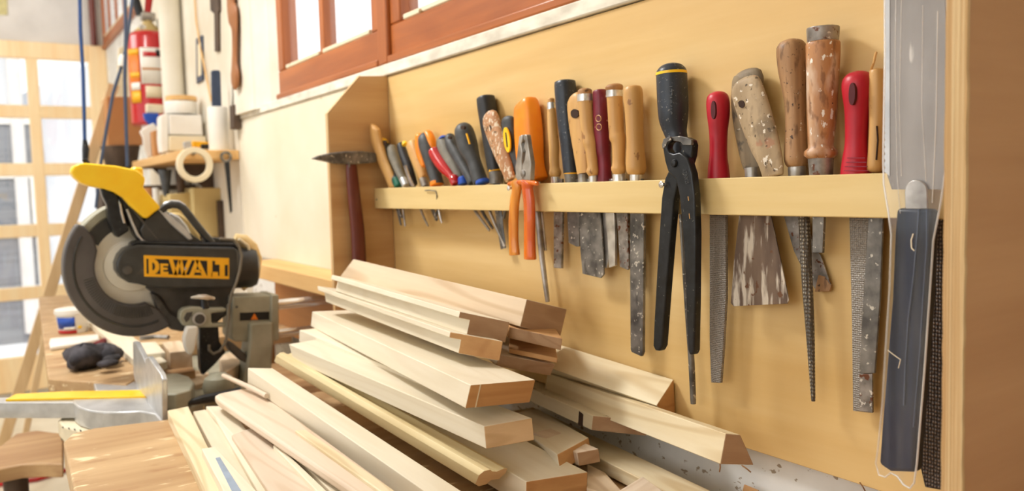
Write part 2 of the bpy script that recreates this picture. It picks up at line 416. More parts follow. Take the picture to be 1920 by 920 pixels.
def rasp_mat(name, base, bump_c, sx, sz, rough=.45, metal=.3):
    m, nt, b = nodes(name)
    mp = coords(nt, (sx, sx, sz), False); vo = N(nt, 'ShaderNodeTexVoronoi'); vo.inputs['Scale'].default_value = 1.; vo.inputs['Randomness'].default_value = .25
    nt.links.new(mp.outputs[0], vo.inputs['Vector'])
    r = ramp(nt, [(.18, bump_c), (.42, base)]); nt.links.new(vo.outputs['Distance'], r.inputs[0])
    nt.links.new(r.outputs[0], b.inputs['Base Color'])
    bp = N(nt, 'ShaderNodeBump'); bp.invert = True; bp.inputs['Strength'].default_value = .9; bp.inputs['Distance'].default_value = .002
    nt.links.new(vo.outputs['Distance'], bp.inputs['Height']); nt.links.new(bp.outputs[0], b.inputs['Normal'])
    b.inputs['Roughness'].default_value = rough; b.inputs['Metallic'].default_value = metal
    return m
M['rasp'] = rasp_mat('rasp_teeth', C8(50, 42, 38), C8(128, 112, 98), 330, 260)
M['rasp2'] = rasp_mat('round_rasp_teeth', C8(92, 86, 78), C8(176, 168, 152), 300, 230, .4, .3)
M['file'] = rasp_mat('file_teeth', C8(154, 148, 140), C8(112, 104, 98), 420, 420, .4, .35)

def see_through(name, tint, a, gloss=.12, noise=.0, rough=.15):
    m = bpy.data.materials.new(name); m.use_nodes = True; nt = m.node_tree
    nt.nodes.remove(nt.nodes['Principled BSDF']); out = nt.nodes['Material Output']
    tr = N(nt, 'ShaderNodeBsdfTransparent'); gl = N(nt, 'ShaderNodeBsdfGlossy'); df = N(nt, 'ShaderNodeBsdfDiffuse')
    gl.inputs['Roughness'].default_value = rough; gl.inputs['Color'].default_value = (1, 1, 1, 1); df.inputs['Color'].default_value = tint
    m1 = N(nt, 'ShaderNodeMixShader'); m2 = N(nt, 'ShaderNodeMixShader'); m1.inputs[0].default_value = a; m2.inputs[0].default_value = gloss
    if noise:
        mp = coords(nt, (50, 50, 4), False); nz = N(nt, 'ShaderNodeTexNoise'); nz.inputs['Scale'].default_value = 1; nz.inputs['Detail'].default_value = 6
        nt.links.new(mp.outputs[0], nz.inputs['Vector']); r = ramp(nt, [(.40, (a*.4,)*3+(1,)), (.72, (min(1, a+noise),)*3+(1,))]); nt.links.new(nz.outputs[0], r.inputs[0])
        nt.links.new(r.outputs[0], m1.inputs[0])
        bp = N(nt, 'ShaderNodeBump'); bp.inputs['Strength'].default_value = .5; bp.inputs['Distance'].default_value = .004
        nt.links.new(nz.outputs[0], bp.inputs['Height']); nt.links.new(bp.outputs[0], gl.inputs['Normal'])
    nt.links.new(tr.outputs[0], m1.inputs[1]); nt.links.new(df.outputs[0], m1.inputs[2])
    nt.links.new(m1.outputs[0], m2.inputs[1]); nt.links.new(gl.outputs[0], m2.inputs[2]); nt.links.new(m2.outputs[0], out.inputs[0])
    return m
M['glass'] = see_through('window_glass', (.9, .95, 1, 1), .04, .06, 0, .02)
M['film'] = see_through('clear_plastic_film', (.66, .66, .64, 1), .012, .015, .04, .08)
M['pvc'] = see_through('frosted_film_edge', (.9, .9, .88, 1), .5, .12, .2, .2)

# ================================================================ the room
XE = -6.3
struct('floor', MB().box((XE-.1, -4.2, -.1), (2.4, .2, 0)), M['floor'])
struct('ceiling', MB().box((XE-.1, -4.2, 3.2), (2.4, .4, 3.3)), M['whitewall'])
fz = at(200, 92, 1, .02).z
WX0, WX1, WZ = -2.552, -.30, 1.634
mb = MB()
mb.box((XE-.15, .02, 0), (2.4, .22, WZ))                    # below the windows
mb.box((WX1, .02, WZ), (2.4, .22, 3.2)); mb.box((WX0, .02, 2.55), (WX1, .22, 3.2))
mb.box((-4.75, .02, WZ), (WX0, .065, 3.2))
mb.box((XE-.15, .02, WZ), (-4.75, .22, fz)); mb.box((XE-.15, .02, 3.1), (-4.75, .22, 3.2)); mb.box((XE-.15, .02, fz), (-6.25, .22, 3.1))
struct('wall_right', mb, M['plaster'], origin=(0, 0, 0))
struct('wall_left', MB().box((XE-.15, -4.3, 0), (2.5, -4.2, 1.0)).box((XE-.15, -4.3, 2.7), (2.5, -4.2, 3.2)).box((XE-.15, -4.3, 1.0), (-4.6, -4.2, 2.7)).box((.9, -4.3, 1.0), (2.5, -4.2, 2.7)), M['whitewall'], origin=(0, 0, 0))
struct('wall_near', MB().box((2.4, -4.2, 0), (2.5, .22, 3.2)), M['whitewall'])
ez0, ez1 = .28, 2.375
mb = MB()
mb.box((XE-.15, -4.2, ez1), (XE, .02, 3.2)).box((XE-.15, -4.2, 0), (XE, -2.1, ez1)).box((XE-.15, -2.1, 0), (XE, .02, ez0-.2))
struct('wall_far', mb, M['grey'], origin=(0, 0, 0))
# plaster pier beside the window and the smooth white wall left of the painted panel
mb = MB()
n = 10
prof = [(-2.56, .03)]+[(-2.60-.12*sin(pi/2*i/n), -.0-.02*(1-cos(pi/2*i/n))) for i in range(n+1)]+[(-2.95, -.022), (-2.98, .03)]
mb.prism([(x, y, 1.622) for x, y in prof], (0, 0, 1.57))
struct('trim_1', mb, M['whitewall'], smooth=True)
struct('trim_2', MB().box((-4.75, -.002, .9), (-2.985, .0195, 3.19)), M['whitewall'])
# grey pipe column on the wall by the extinguisher
p0 = at(350, 100, 1, -.0)
struct('trim_3', MB().lathe((p0.x-.06, -.05, .95), (0, 0, 1), [(0, .045), (2.2, .045)]), M['whitewall'], smooth=True)
# cracked stone sill strip over the board
struct('trim_4', MB().box((-3.0, -.006, 1.607), (-.30, .0195, 1.633)), M['stone'], bevel=.003)

# ---- windows in the tool wall
def sash(wn, x0, x1, z0, z1, bars, y=.0, rail=.088, stile=.05, dp=.05):
    """wooden sash > members and panes"""
    m = MB()
    m.box((x0, y, z0), (x1, y+dp, z0+rail))
    mv = MB()
    mv.box((x0, y, z0+rail), (x0+stile, y+dp, z1)).box((x1-stile, y, z0+rail), (x1, y+dp, z1))
    o = struct('window_frame', m, M['window'], parent=wn, bevel=.004)
    struct('window_stile', mv, M['window_up'], parent=wn, bevel=.004)
    struct('bottom_bead', MB().box((x0+.001, y-.012, z0), (x1-.001, y, z0+.018)), M['window'], parent=wn, bevel=.004)
    xs = [x0+stile]+[b for b in bars]+[x1-stile]
    for b in bars:
        struct('glazing_bar', MB().box((b-.017, y+.12*dp, z0+rail), (b+.017, y+.88*dp, z1)), M['window_up'], parent=wn, bevel=.003)
    for a, b in zip(xs, xs[1:]):
        struct('glass_pane', MB().box((a, y+.48*dp, z0+rail), (b, y+.56*dp, z1)), M['glass'], parent=wn)
        mm = MB().box((a+.016, y+.0, z0+rail), (b-.016, y+.44*dp, z0+rail+.012))
        struct('glazing_bead', mm, M['oldwhite'], parent=wn, bevel=.003)
for i, (xa, xb, bars) in enumerate(((-2.552, -1.79, (-2.185,)), (-1.735, -.92, (-1.33,)), (-.90, -.30, ()))):
    wn = bpy.data.objects.new('window_%d' % (i+1), None); col.objects.link(wn); wn.location = (xa, 0, WZ); wn['_loc'] = [xa, 0, WZ]; wn['kind'] = 'structure'
    sash(wn, xa, xb, WZ, 2.55, bars, y=.012)
struct('trim_5', MB().box((-1.79, .002, WZ), (-1.735, .07, 2.55)), M['window_up'], bevel=.006)
wn = bpy.data.objects.new('window_4', None); col.objects.link(wn); wn.location = (-5.5, 0, fz); wn['_loc'] = [-5.5, 0, fz]; wn['kind'] = 'structure'
sash(wn, -6.25, -4.75, fz, 3.1, (-5.95, -5.65, -5.35, -5.05), y=.002, rail=.07, dp=.018)

# ---- glazed door in the far wall
X1 = XE+.04
wn = bpy.data.objects.new('door_1', None); col.objects.link(wn); wn.location = (X1, -1, ez0-.2); wn['_loc'] = [X1, -1, ez0-.2]; wn['kind'] = 'structure'
def yy(px): return at(px, 300, 0, X1).y
def zz(py): return at(110, py, 0, X1).z
ys = [yy(184), yy(72), yy(72)-(yy(184)-yy(72)), yy(72)-2*(yy(184)-yy(72)), yy(72)-3*(yy(184)-yy(72))]
zb = [zz(210), zz(317), zz(430), zz(545), zz(655)]
mb = MB().box((X1-.06, ys[0]-.02, ez0-.2), (X1, .02, ez1)).box((X1-.06, -2.1, zz(112)), (X1, ys[0]-.02, ez1)).box((X1-.06, -2.1, ez0-.2), (X1, ys[0]-.02, zb[-1]-.02)).box((X1-.06, -2.1, zb[-1]-.02), (X1, ys[-1], zz(112)))
struct('door_frame', mb, M['doorwood'], parent=wn, bevel=.006)
for y in ys[1:-1]:
    struct('glazing_bar', MB().box((X1-.05, y-.034, zb[-1]), (X1-.005, y+.034, zz(108))), M['doorwood'], parent=wn, bevel=.006)
for z in zb[:-1]:
    struct('cross_bar', MB().box((X1-.052, ys[-1], z-.042), (X1-.007, ys[0], z+.042)), M['doorwood'], parent=wn, bevel=.006)
struct('glass_pane', MB().box((X1-.03, ys[-1], zb[-1]), (X1-.026, ys[0], zz(108))), M['glass'], parent=wn)
struct('trim_6', MB().lathe((XE+.03, -.05, ez1), (0, 0, 1), [(0, .02), (.8, .02)], 12), M['hred'], smooth=True)
struct('floor_outside', MB().box((-14, -8, -.16), (XE-.15, 6, -.1)), M['concrete'])
# neighbour's wall with shuttered windows
tag(mk('yellow_note', xplate([(-14, -20), (13, -20), (14, 28), (-14, 27)], XE+.006, .004), M['note']), 'pale yellow sheet fixed high on the far grey wall', 'note')
b = thing('neighbour_building', 'pale building across the yard seen through the glazed door', 'building', (-9.6, -1, -.1))
mk('wall', MB().box((-9.9, -4.4, -.1), (-9.6, -.35, 4.2)), M['concrete'], b)
mk('gable', MB().prism([(-9.9, -.35, -.1), (-9.9, 2.2, -.1), (-9.9, 2.2, 2.0), (-9.9, .6, 2.9), (-9.9, -.35, 2.4)], (.12, 0, 0)), M['concrete'], b)
for (pa, pb, pc, pd) in ((-30, 62, 232, 306), (-30, 62, 335, 420), (-30, 74, 448, 532), (-30, 74, 565, 640)):
    a_, c_ = at(pa, pc, 0, -9.58), at(pb, pd, 0, -9.58)
    s = mk('shutter', MB().box((-9.6, a_.y, c_.z), (-9.57, c_.y, a_.z)), M['shutter'], b)
    fr = MB().box((-9.6, a_.y-.06, a_.z), (-9.55, c_.y+.06, a_.z+.07)).box((-9.6, c_.y, c_.z-.05), (-9.55, c_.y+.06, a_.z))
    mk('shutter_frame', fr, M['white'], s)
mk('downpipe', MB().lathe((-9.55, at(30, 200, 0, -9.55).y, 0), (0, 0, 1), [(0, .06), (4, .06)]), M['grey'], b, smooth=True)

# ================================================================ tool board
PX = -1.733
bd = thing('tool_board', 'large yellow plywood board on the wall behind the hanging tools', 'tool board', (-1.05, 0, 1.005))
mk('back_panel', MB().box((-1.733, 0, 1.005), (-.3675, .016, 1.605)), M['ply'], bd, bevel=.001)
sp_ = [(PX, 0, 1.005), (PX, 0, 1.607), (PX, -.066, 1.603), (PX, -.146, 1.517), (PX, -.148, 1.005)]
sd = mk('side_panel', MB().prism(sp_, (-.0145, 0, 0)), M['panel'], bd, bevel=.001)
mk('panel_edge', MB().prism([(PX-.0005, -.0665, 1.6035), (PX-.0005, -.1465, 1.5175), (PX-.0005, -.1485, 1.005), (PX-.0005, -.1495, 1.005), (PX-.0005, -.1477, 1.518), (PX-.0005, -.067, 1.605)], (-.0135, 0, 0)), M['plyedge'], sd)
RF = -.045
rl = mk('tool_rail', MB().box((at(702, 370, 1, RF).x, RF, at(1200, 400, 1, RF).z+.0), (-.37, RF+.017, at(1200, 338, 1, RF).z)), M['rail'], bd, bevel=.0012)
RT, RB = at(1200, 338, 1, RF).z, at(1200, 400, 1, RF).z
mk('rail_spacer', MB().box((-1.70, RF+.017, RB+.005), (-1.675, 0, RT-.005)), M['rail'], bd)
rp = thing('side_board', 'wide brown board end standing out from the wall at far right', 'board', (-.358, -.07, .95))
xa, xb = at(1774, 300, 1, -.148).x, at(1813, 300, 1, -.148).x
mk('face', MB().box((xa+.0008, -.147, .93), (xb, .0, 1.72)), M['darkply'], rp)
eg = MB(); k = 60; pts = []
for i in range(k+1):
    z = .93+.79*i/k
    pts.append((xa+random.uniform(-.0005, .0003), z))
right = [(xb+.0002+random.uniform(-.0003, .0008), .93+.79*i/k) for i in range(k+1)]
eg.prism([(x, -.1505, z) for x, z in pts]+[(x, -.1505, z) for x, z in right[::-1]], (0, .0035, 0))
mk('ragged_edge', eg, M['plyedge'], rp)
# pale painted panel left of the side panel and the recess under it
wp = tag(mk('cream_board', MB().box((-2.985, -.0, 1.13), (-1.7485, .0195, 1.606)), M['cream'], bevel=.001), 'pale cream panel on the wall left of the tool board', 'panel')
tag(mk('ledge_plank', MB().box((-2.62, -.10, 1.09), (-1.76, -.002, 1.135)), M['shelf'], bevel=.003), 'long pale plank lying along the wall behind the saw rails', 'plank')
mk_b = MB().box((-2.62, -.012, .905), (-1.76, .0, 1.088))
tag(mk('brown_panel', mk_b, M['benchedge']), 'dark brown panel under the long pale plank behind the saw', 'panel')

# screws and nails on the rail
def screw(px, py, ln, lab, mat='bright', r=.0022, hr=.0042):
    p = at(px, py, 1, RF); t = thing('screw', lab, 'screw', p)
    mk('shank', MB().lathe(p, (0, -1, 0), [(0, r), (ln, r)], 12), M[mat], t, smooth=True)
    mk('screw_head', MB().lathe(p+Vector((0, -ln, 0)), (0, -1, 0), [(0, r), (.0005, hr), (.0015, hr), (.0028, hr*.5), (.003, 0)], 16), M[mat], t, smooth=True)
screw(1266, 345, .024, 'silver screw through the rail holding up the black pincers')
screw(975, 352, .022, 'small silver screw in the rail holding up the orange handled pliers')
h = MB(); a = [at(797, 357, 1, RF-.003), at(806, 356.5, 1, RF-.004), at(817, 358, 1, RF-.002), at(819, 366, 1, RF-.002), at(819, 374, 1, RF+.001)]
tag(mk('bent_nail', h.tube(a, .0011, 8), M['dsteel'], smooth=True), 'small bent nail in the left part of the rail', 'nail')
tag(mk('nail', MB().tube([at(706, 374, 1, RF+.001), at(706, 374, 1, RF-.003)], .0016, 8), M['dsteel'], smooth=True), 'nail head at the left end of the rail', 'nail')

# ================================================================ tools on the rail
G1 = 'hand tools standing in the slot of the rail'
def handle(name, label, cat, path, mat, y=-.021, group=G1, pname='handle', **k):
    p = at(path[-1][0], path[-1][1], 1, y)
    t = thing(name, label, cat, p, group)
    hd = mk(pname, sweep(path, 1, y, **k), M[mat], t, smooth=True, autos=70)
    return t, hd
def child_sweep(t, name, path, mat, y=-.021, **k):
    return mk(name, sweep(path, 1, y, **k), M[mat], t, smooth=True, autos=50)
def child_plate(t, name, pts, mat, y=-.016, th=.003, bev=.0006):
    return mk(name, yplate(pts, y, th), M[mat], t, bevel=bev)
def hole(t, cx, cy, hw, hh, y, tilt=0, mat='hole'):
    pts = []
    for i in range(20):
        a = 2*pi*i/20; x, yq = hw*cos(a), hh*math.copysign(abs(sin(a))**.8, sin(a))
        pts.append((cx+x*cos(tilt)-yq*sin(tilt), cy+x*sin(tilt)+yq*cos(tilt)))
    return mk('hole_shade', yplate(pts, y, .004), M[mat], t)  # dark plate on the handle, painting the shade of an uncut hole
def ell(cx, cy, a, b, tilt=0, n=22):
    return [(cx+a*cos(2*pi*i/n)*cos(tilt)-b*sin(2*pi*i/n)*sin(tilt), cy+a*cos(2*pi*i/n)*sin(tilt)+b*sin(2*pi*i/n)*cos(tilt)) for i in range(n)]
def rimp(t, name, pts, w_, mat, y, th=.002):
    """thin strip following a px polyline"""
    L_ = []; R_ = []
    for i, (x, yq) in enumerate(pts):
        a = pts[max(i-1, 0)]; b = pts[min(i+1, len(pts)-1)]; dx, dy = b[0]-a[0], b[1]-a[1]; l = math.hypot(dx, dy) or 1
        L_.append((x-dy/l*w_/2, yq+dx/l*w_/2)); R_.append((x+dy/l*w_/2, yq-dx/l*w_/2))
    return mk(name, yplate(L_+R_[::-1], y, th), M[mat], t)

# --- left group, from the panel rightwards
t, _ = handle('file', 'slim tan wooden handle leaning at the far left end of the rail', 'file', [(703, 235, 9), (706, 262, 11), (718, 300, 10.5), (731, 330, 10), (739, 352, 9)], 'htan', -.050, flat=.8, y1=-.024)
child_sweep(t, 'blade', [(738, 350, 4), (745, 372, 3.5), (750, 398, 3), (754, 408, 2)], 'dsteel', -.02)
t, _ = handle('screwdriver', 'dark grey screwdriver with a yellow top beside the slim tan handle', 'screwdriver', [(718, 262, 9), (722, 285, 12), (732, 315, 9.5), (740, 335, 8), (748, 350, 8)], 'greyp', -.024)
child_sweep(t, 'end_cap', [(717, 259, 7), (718.5, 268, 10), (719.5, 272, 10.6)], 'yellow', -.024, cap1=0)
hole(t, 720, 268, 3, 3.5, -.0365)
child_sweep(t, 'ferrule', [(742, 333, 7.5), (748, 351, 8.5)], 'green', -.0245, cap0=.3)
child_sweep(t, 'shaft', [(748, 350, 2.4), (754, 380, 2), (760, 424, 1.8)], 'steel', -.018)
t, _ = handle('screwdriver', 'slim light grey screwdriver with a pale grey ferrule', 'screwdriver', [(733, 272, 8), (738, 292, 10), (748, 320, 8), (757, 340, 7), (762, 350, 7)], 'lgreyp', -.022)
child_sweep(t, 'ferrule', [(755, 334, 7), (762, 350, 7.6)], 'alu', -.0225, cap0=.3)
child_sweep(t, 'shaft', [(740, 372, 2.6), (745, 392, 2.6), (752, 422, 1.8)], 'dsteel', -.012)
t, _ = handle('screwdriver', 'thin black screwdriver with chrome clip and yellow tip', 'screwdriver', [(750, 268, 7.5), (757, 290, 9), (768, 320, 8.5), (776, 347, 8)], 'blackp', -.024)
child_sweep(t, 'end_cap', [(757, 265, 5), (760, 272, 6)], 'yellow', -.026)
rimp(t, 'chrome_clip', [(758, 310), (762, 322), (766, 334), (773, 349)], 4, 'bright', -.037, .003)
child_sweep(t, 'shaft', [(776, 345, 2.5), (790, 395, 2.2), (803, 424, 1.8)], 'steel', -.015)
t, _ = handle('chisel', 'small plain tan chisel handle between black and orange screwdrivers', 'chisel', [(770, 266, 9), (776, 284, 11.5), (786, 312, 10), (794, 335, 8)], 'htan', -.019, flat=.9, cap0=.6)
child_sweep(t, 'ferrule', [(793, 334, 7), (798, 350, 7.5)], 'steel', -.0195, cap0=0, cap1=0)
child_sweep(t, 'blade', [(798, 350, 4), (812, 395, 3.5), (820, 412, 3)], 'dsteel', -.014, flat=.5)
t, _ = handle('screwdriver', 'orange and grey screwdriver with an orange ring at its base', 'screwdriver', [(795, 250, 12), (800, 268, 16), (806, 290, 15), (812, 315, 12.5), (818, 335, 12), (821, 348, 13)], 'greyp', -.023)
def strip(t, name, pts, mat, y, th=.0015): return mk(name, yplate(pts, y, th), M[mat], t)
child_sweep(t, 'orange_grip', [(788, 249, 9), (788, 268, 10), (790, 290, 9), (796, 312, 5)], 'orange', -.029)
child_sweep(t, 'orange_grip', [(800, 247, 9), (808, 262, 9), (811, 280, 7), (812, 296, 4)], 'orange', -.020)
child_sweep(t, 'base_ring', [(811, 341, 12), (829, 341, 12)], 'orange', -.026, cap0=.3, cap1=.3) if False else child_sweep(t, 'base_ring', [(818, 338, 12.5), (820, 349, 14)], 'orange', -.0235, cap0=.2)
child_sweep(t, 'shaft', [(821, 345, 3), (824, 395, 3), (829, 418, 2)], 'bright', -.013)
t, _ = handle('screwdriver', 'clear red screwdriver with a twisted ridged handle', 'screwdriver', [(812, 280, 11), (820, 296, 12), (832, 314, 11), (842, 326, 8), (848, 334, 7), (853, 343, 8)], 'redt', -.033, cap0=.5)
child_sweep(t, 'bulb_end', [(846, 330, 7), (852, 337, 10), (855, 346, 9)], 'redt', -.033)
child_sweep(t, 'shaft', [(828, 372, 2.4), (820, 396, 2.4), (816, 412, 2)], 'dsteel', -.014)
t, _ = handle('screwdriver', 'beige-grey screwdriver with blue top and blue base behind the clear red one', 'screwdriver', [(828, 257, 12), (836, 278, 15), (848, 305, 13), (860, 330, 11), (864, 345, 11)], 'lgreyp', -.018)
child_sweep(t, 'end_cap', [(830, 254, 9), (832, 262, 11)], 'blue', -.02)
child_sweep(t, 'base_ring', [(867, 330, 9), (870, 347, 11)], 'blue', -.024, cap0=.4)
child_sweep(t, 'shaft', [(864, 345, 3), (890, 393, 3), (918, 432, 2.5)], 'steel', -.012)
t, _ = handle('screwdriver', 'narrower dark grey screwdriver leaning behind the big dark one', 'screwdriver', [(841, 252, 9), (850, 275, 13), (866, 305, 11), (880, 330, 9.5), (887, 345, 9.5)], 'greyp', -.020)
hole(t, 842, 258, 2.8, 3, -.0335)
child_sweep(t, 'shaft', [(887, 345, 3), (903, 393, 3), (924, 428, 2.5)], 'dsteel', -.016)
t, _ = handle('screwdriver', 'largest dark grey screwdriver with blue base ring, left of the long black chisel', 'screwdriver', [(866, 232, 15), (871, 250, 19), (878, 275, 19), (888, 300, 13.5), (896, 325, 14), (902, 344, 15)], 'greyp', -.030)
hole(t, 867, 239, 3.6, 3.6, -.052)
child_sweep(t, 'base_ring', [(904, 336, 13.5), (906, 346, 14)], 'blue', -.0305, cap0=.2)
rimp(t, 'yellow_mark', [(874, 250), (880, 270)], 2, 'yell2', -.0515, .002)
child_sweep(t, 'shaft', [(903, 345, 3.2), (920, 400, 3), (947, 462, 2.6)], 'steel', -.018)

t, _ = handle('chisel', 'long straight black chisel handle with a yellow line near its base', 'chisel', [(910, 180, 16), (913, 200, 17), (920, 250, 16), (927, 300, 15), (930, 320, 14)], 'blackp', -.018, sup=2.6, cap0=.35, cap1=0)
child_sweep(t, 'yellow_ring', [(929.7, 318, 14.2), (930, 321, 14.2)], 'yell2', -.018, cap0=0, cap1=0)
child_sweep(t, 'ferrule', [(930, 321, 13.5), (931, 344, 13)], 'dsteel', -.018, cap0=0, cap1=0)
child_sweep(t, 'blade', [(931, 343, 7), (935, 400, 6.5), (944, 466, 5.5)], 'dsteel', -.016, flat=.4, cap0=0, cap1=0)
t, _ = handle('scraper', 'paint-crusted wooden handle with a hanging hole leaning on the black chisel', 'scraper', [(916, 210, 13), (921, 228, 17), (931, 258, 17), (942, 290, 15), (952, 318, 12), (957, 338, 10)], 'hpaint', -.034, flat=.7)
hole(t, 916, 241, 5, 7.5, -.0450)
child_sweep(t, 'shaft', [(957, 338, 4), (950, 380, 3.5), (944, 410, 3)], 'dsteel', -.02)
t, _ = handle('scraper', 'small black handle with an oval yellow label beside the orange handle', 'knife', [(952, 217, 12), (954, 240, 14), (958, 270, 13), (965, 300, 11), (970, 325, 10)], 'greyp', -.024, flat=.8)
t.name = 'knife'
mk('oval_label', yplate(ell(949.5, 262, 6, 24, -.12), -.0385, .003), M['yellow'], t, bevel=.0004)
rimp(t, 'lettering', [(948, 248), (951, 276)], 2.2, 'black', -.0388, .001)
child_sweep(t, 'shaft', [(970, 325, 3.5), (975, 395, 3)], 'dsteel', -.018)
t, _ = handle('chisel', 'bright orange square-sided chisel handle behind the orange pliers', 'chisel', [(985, 190, 19), (988, 205, 22), (991, 250, 24), (994, 300, 23), (998, 325, 23), (1001, 341, 25)], 'orange', -.020, sup=3.2, cap0=.35, flat=.85, cap1=.1)
child_sweep(t, 'shaft', [(1001, 340, 5), (1008, 400, 5.5), (1016, 480, 5.5), (1027, 566, 4.5)], 'steel', -.016, cap1=.2)
t, _ = handle('screwdriver', 'thin steel blade showing right behind the orange pliers', 'screwdriver', [(1006, 300, 5), (1008, 330, 5)], 'blackp', -.008)
child_sweep(t, 'shaft', [(1010, 330, 3.5), (1016, 400, 3.5), (1023, 470, 3.2)], 'bright', -.008)

t, _ = handle('chisel', 'slim turned tan chisel handle with steel ring, right of the orange handle', 'chisel', [(1034, 203, 8), (1036, 235, 9.5), (1039, 275, 10), (1039, 295, 9.4), (1040, 316, 9.5), (1041, 322, 12), (1041, 332, 10)], 'htan', -.019, cap0=0, cap1=.2)
child_sweep(t, 'steel_ring', [(1033.5, 192, 8), (1034, 205, 8.2)], 'bright', -.019, cap0=0, cap1=0)
child_sweep(t, 'butt', [(1033, 183, 6.5), (1033.5, 193, 7)], 'htan', -.019, cap0=.5, cap1=0)
child_sweep(t, 'ferrule', [(1042, 331, 9), (1042, 345, 8.5)], 'bright', -.019, cap0=0, cap1=0)
child_plate(t, 'blade', [(1039, 335), (1053, 335), (1054, 400), (1052, 503), (1038, 502), (1038, 400)], 'rsteel', -.020, .005)
t, _ = handle('chisel', 'thick straight black chisel handle with thin yellow line at its base', 'chisel', [(1059, 150, 18), (1060, 165, 19.5), (1064, 220, 19), (1069, 280, 16.5), (1072, 324, 15)], 'navyp', -.020, cap0=.35, cap1=0, sup=2.4)
child_sweep(t, 'yellow_ring', [(1072, 323, 15), (1072, 325.5, 15)], 'yell2', -.020, cap0=0, cap1=0)
child_sweep(t, 'ferrule', [(1072, 325, 14.5), (1073, 345, 13)], 'dsteel', -.020, cap0=0, cap1=0)
child_plate(t, 'blade', [(1061, 335), (1084, 335), (1086, 400), (1086, 462), (1080, 462), (1066, 455), (1063, 400)], 'dsteel', -.020, .004)
t, _ = handle('scraper', 'flat tan wooden handle with a round hole between black and turned handles', 'scraper', [(1074, 178, 12), (1079, 195, 16.5), (1084, 240, 16.5), (1090, 290, 14), (1093, 325, 11)], 'htan', -.026, flat=.6, cap1=0)
hole(t, 1077, 213, 7, 8.5, -.0348, -.15)
child_sweep(t, 'ferrule', [(1093, 326, 10), (1094, 345, 9)], 'steel', -.026, cap0=0, cap1=0)
child_plate(t, 'blade', [(1087, 335), (1116, 335), (1125, 400), (1130, 470), (1132, 514), (1126, 521), (1092, 513), (1088, 470), (1086, 400)], 'dsteel', -.026, .003)
t, _ = handle('chisel', 'turned tan chisel handle with steel top ring, left of the maroon handle', 'chisel', [(1097, 186, 15), (1099, 200, 14.5), (1103, 245, 13.5), (1107, 268, 14.5), (1109, 280, 12), (1112, 312, 10.5), (1112, 320, 13), (1113, 330, 9)], 'htan', -.033, cap0=0, cap1=.2)
child_sweep(t, 'steel_ring', [(1097, 177, 15.2), (1097.5, 190, 15.4)], 'bright', -.033, cap0=0, cap1=0)
child_sweep(t, 'butt', [(1096.5, 165, 13), (1097, 179, 14)], 'hworn', -.033, cap0=.4, cap1=0)
child_sweep(t, 'ferrule', [(1113, 328, 9), (1113, 345, 9)], 'bright', -.031, cap0=0, cap1=0)
child_plate(t, 'blade', [(1116, 335), (1132, 335), (1137, 400), (1142, 480), (1138, 502), (1124, 502), (1118, 400)], 'steel', -.0205, .004)
t, _ = handle('chisel', 'maroon plastic chisel handle with a stamped emblem', 'chisel', [(1124, 168, 12), (1126, 190, 13.5), (1128, 230, 14.5), (1131, 280, 13.5), (1133, 298, 11.5), (1134, 325, 12), (1134, 345, 13)], 'maroon', -.022, cap0=.3, sup=2.6, cap1=0)
for c in ((1122, 222), (1123, 238)):
    mk('emblem', MB().tube([at(c[0]+5*cos(a*pi/6), c[1]+6*sin(a*pi/6), 1, -.0368) for a in range(13)], .0006, 6), M['htan'], t)
child_plate(t, 'blade', [(1136, 335), (1149, 335), (1151, 400), (1153, 450), (1153, 498), (1142, 502), (1139, 450), (1135, 400)], 'bright', -.022, .005)
t, _ = handle('chisel', 'turned tan chisel handle with steel ring and mushroomed top, right of the maroon handle', 'chisel', [(1152, 178, 15), (1153, 190, 15), (1156, 245, 14.5), (1158, 258, 15.5), (1160, 270, 13), (1160, 305, 12), (1160, 316, 14.5), (1161, 328, 10)], 'htan', -.024, cap0=0, cap1=.2)
child_sweep(t, 'steel_ring', [(1151.5, 169, 15.4), (1152, 182, 15.8)], 'bright', -.024, cap0=0, cap1=0)
child_sweep(t, 'mushroomed_butt', [(1151, 157, 15.5), (1151.5, 164, 17), (1151.5, 170, 15)], 'hworn', -.024, cap0=.4, cap1=0)
child_sweep(t, 'ferrule', [(1161, 326, 13), (1162, 345, 13)], 'bright', -.022, cap0=0, cap1=0)
child_plate(t, 'blade', [(1155, 335), (1173, 335), (1176, 400), (1179, 503), (1176, 506), (1162, 500), (1158, 430), (1155, 400)], 'rsteel', -.019, .004)
t, _ = handle('chisel', 'plain rounded tan wooden handle, last before the long gap on the rail', 'chisel', [(1186, 160, 16), (1187, 175, 18.5), (1189, 215, 17), (1191, 265, 16.5), (1192, 300, 18.5), (1193, 318, 19), (1193, 328, 15)], 'htan', -.022, cap0=.6, cap1=.25)
child_sweep(t, 'ferrule', [(1193, 326, 12), (1193, 345, 12)], 'bright', -.022, cap0=0, cap1=0)
child_plate(t, 'blade', [(1181, 335), (1204, 335), (1207, 400), (1206, 520), (1205, 660), (1202, 668), (1184, 660), (1182, 655), (1181, 520), (1181, 400)], 'dsteel', -.021, .005, .0009)

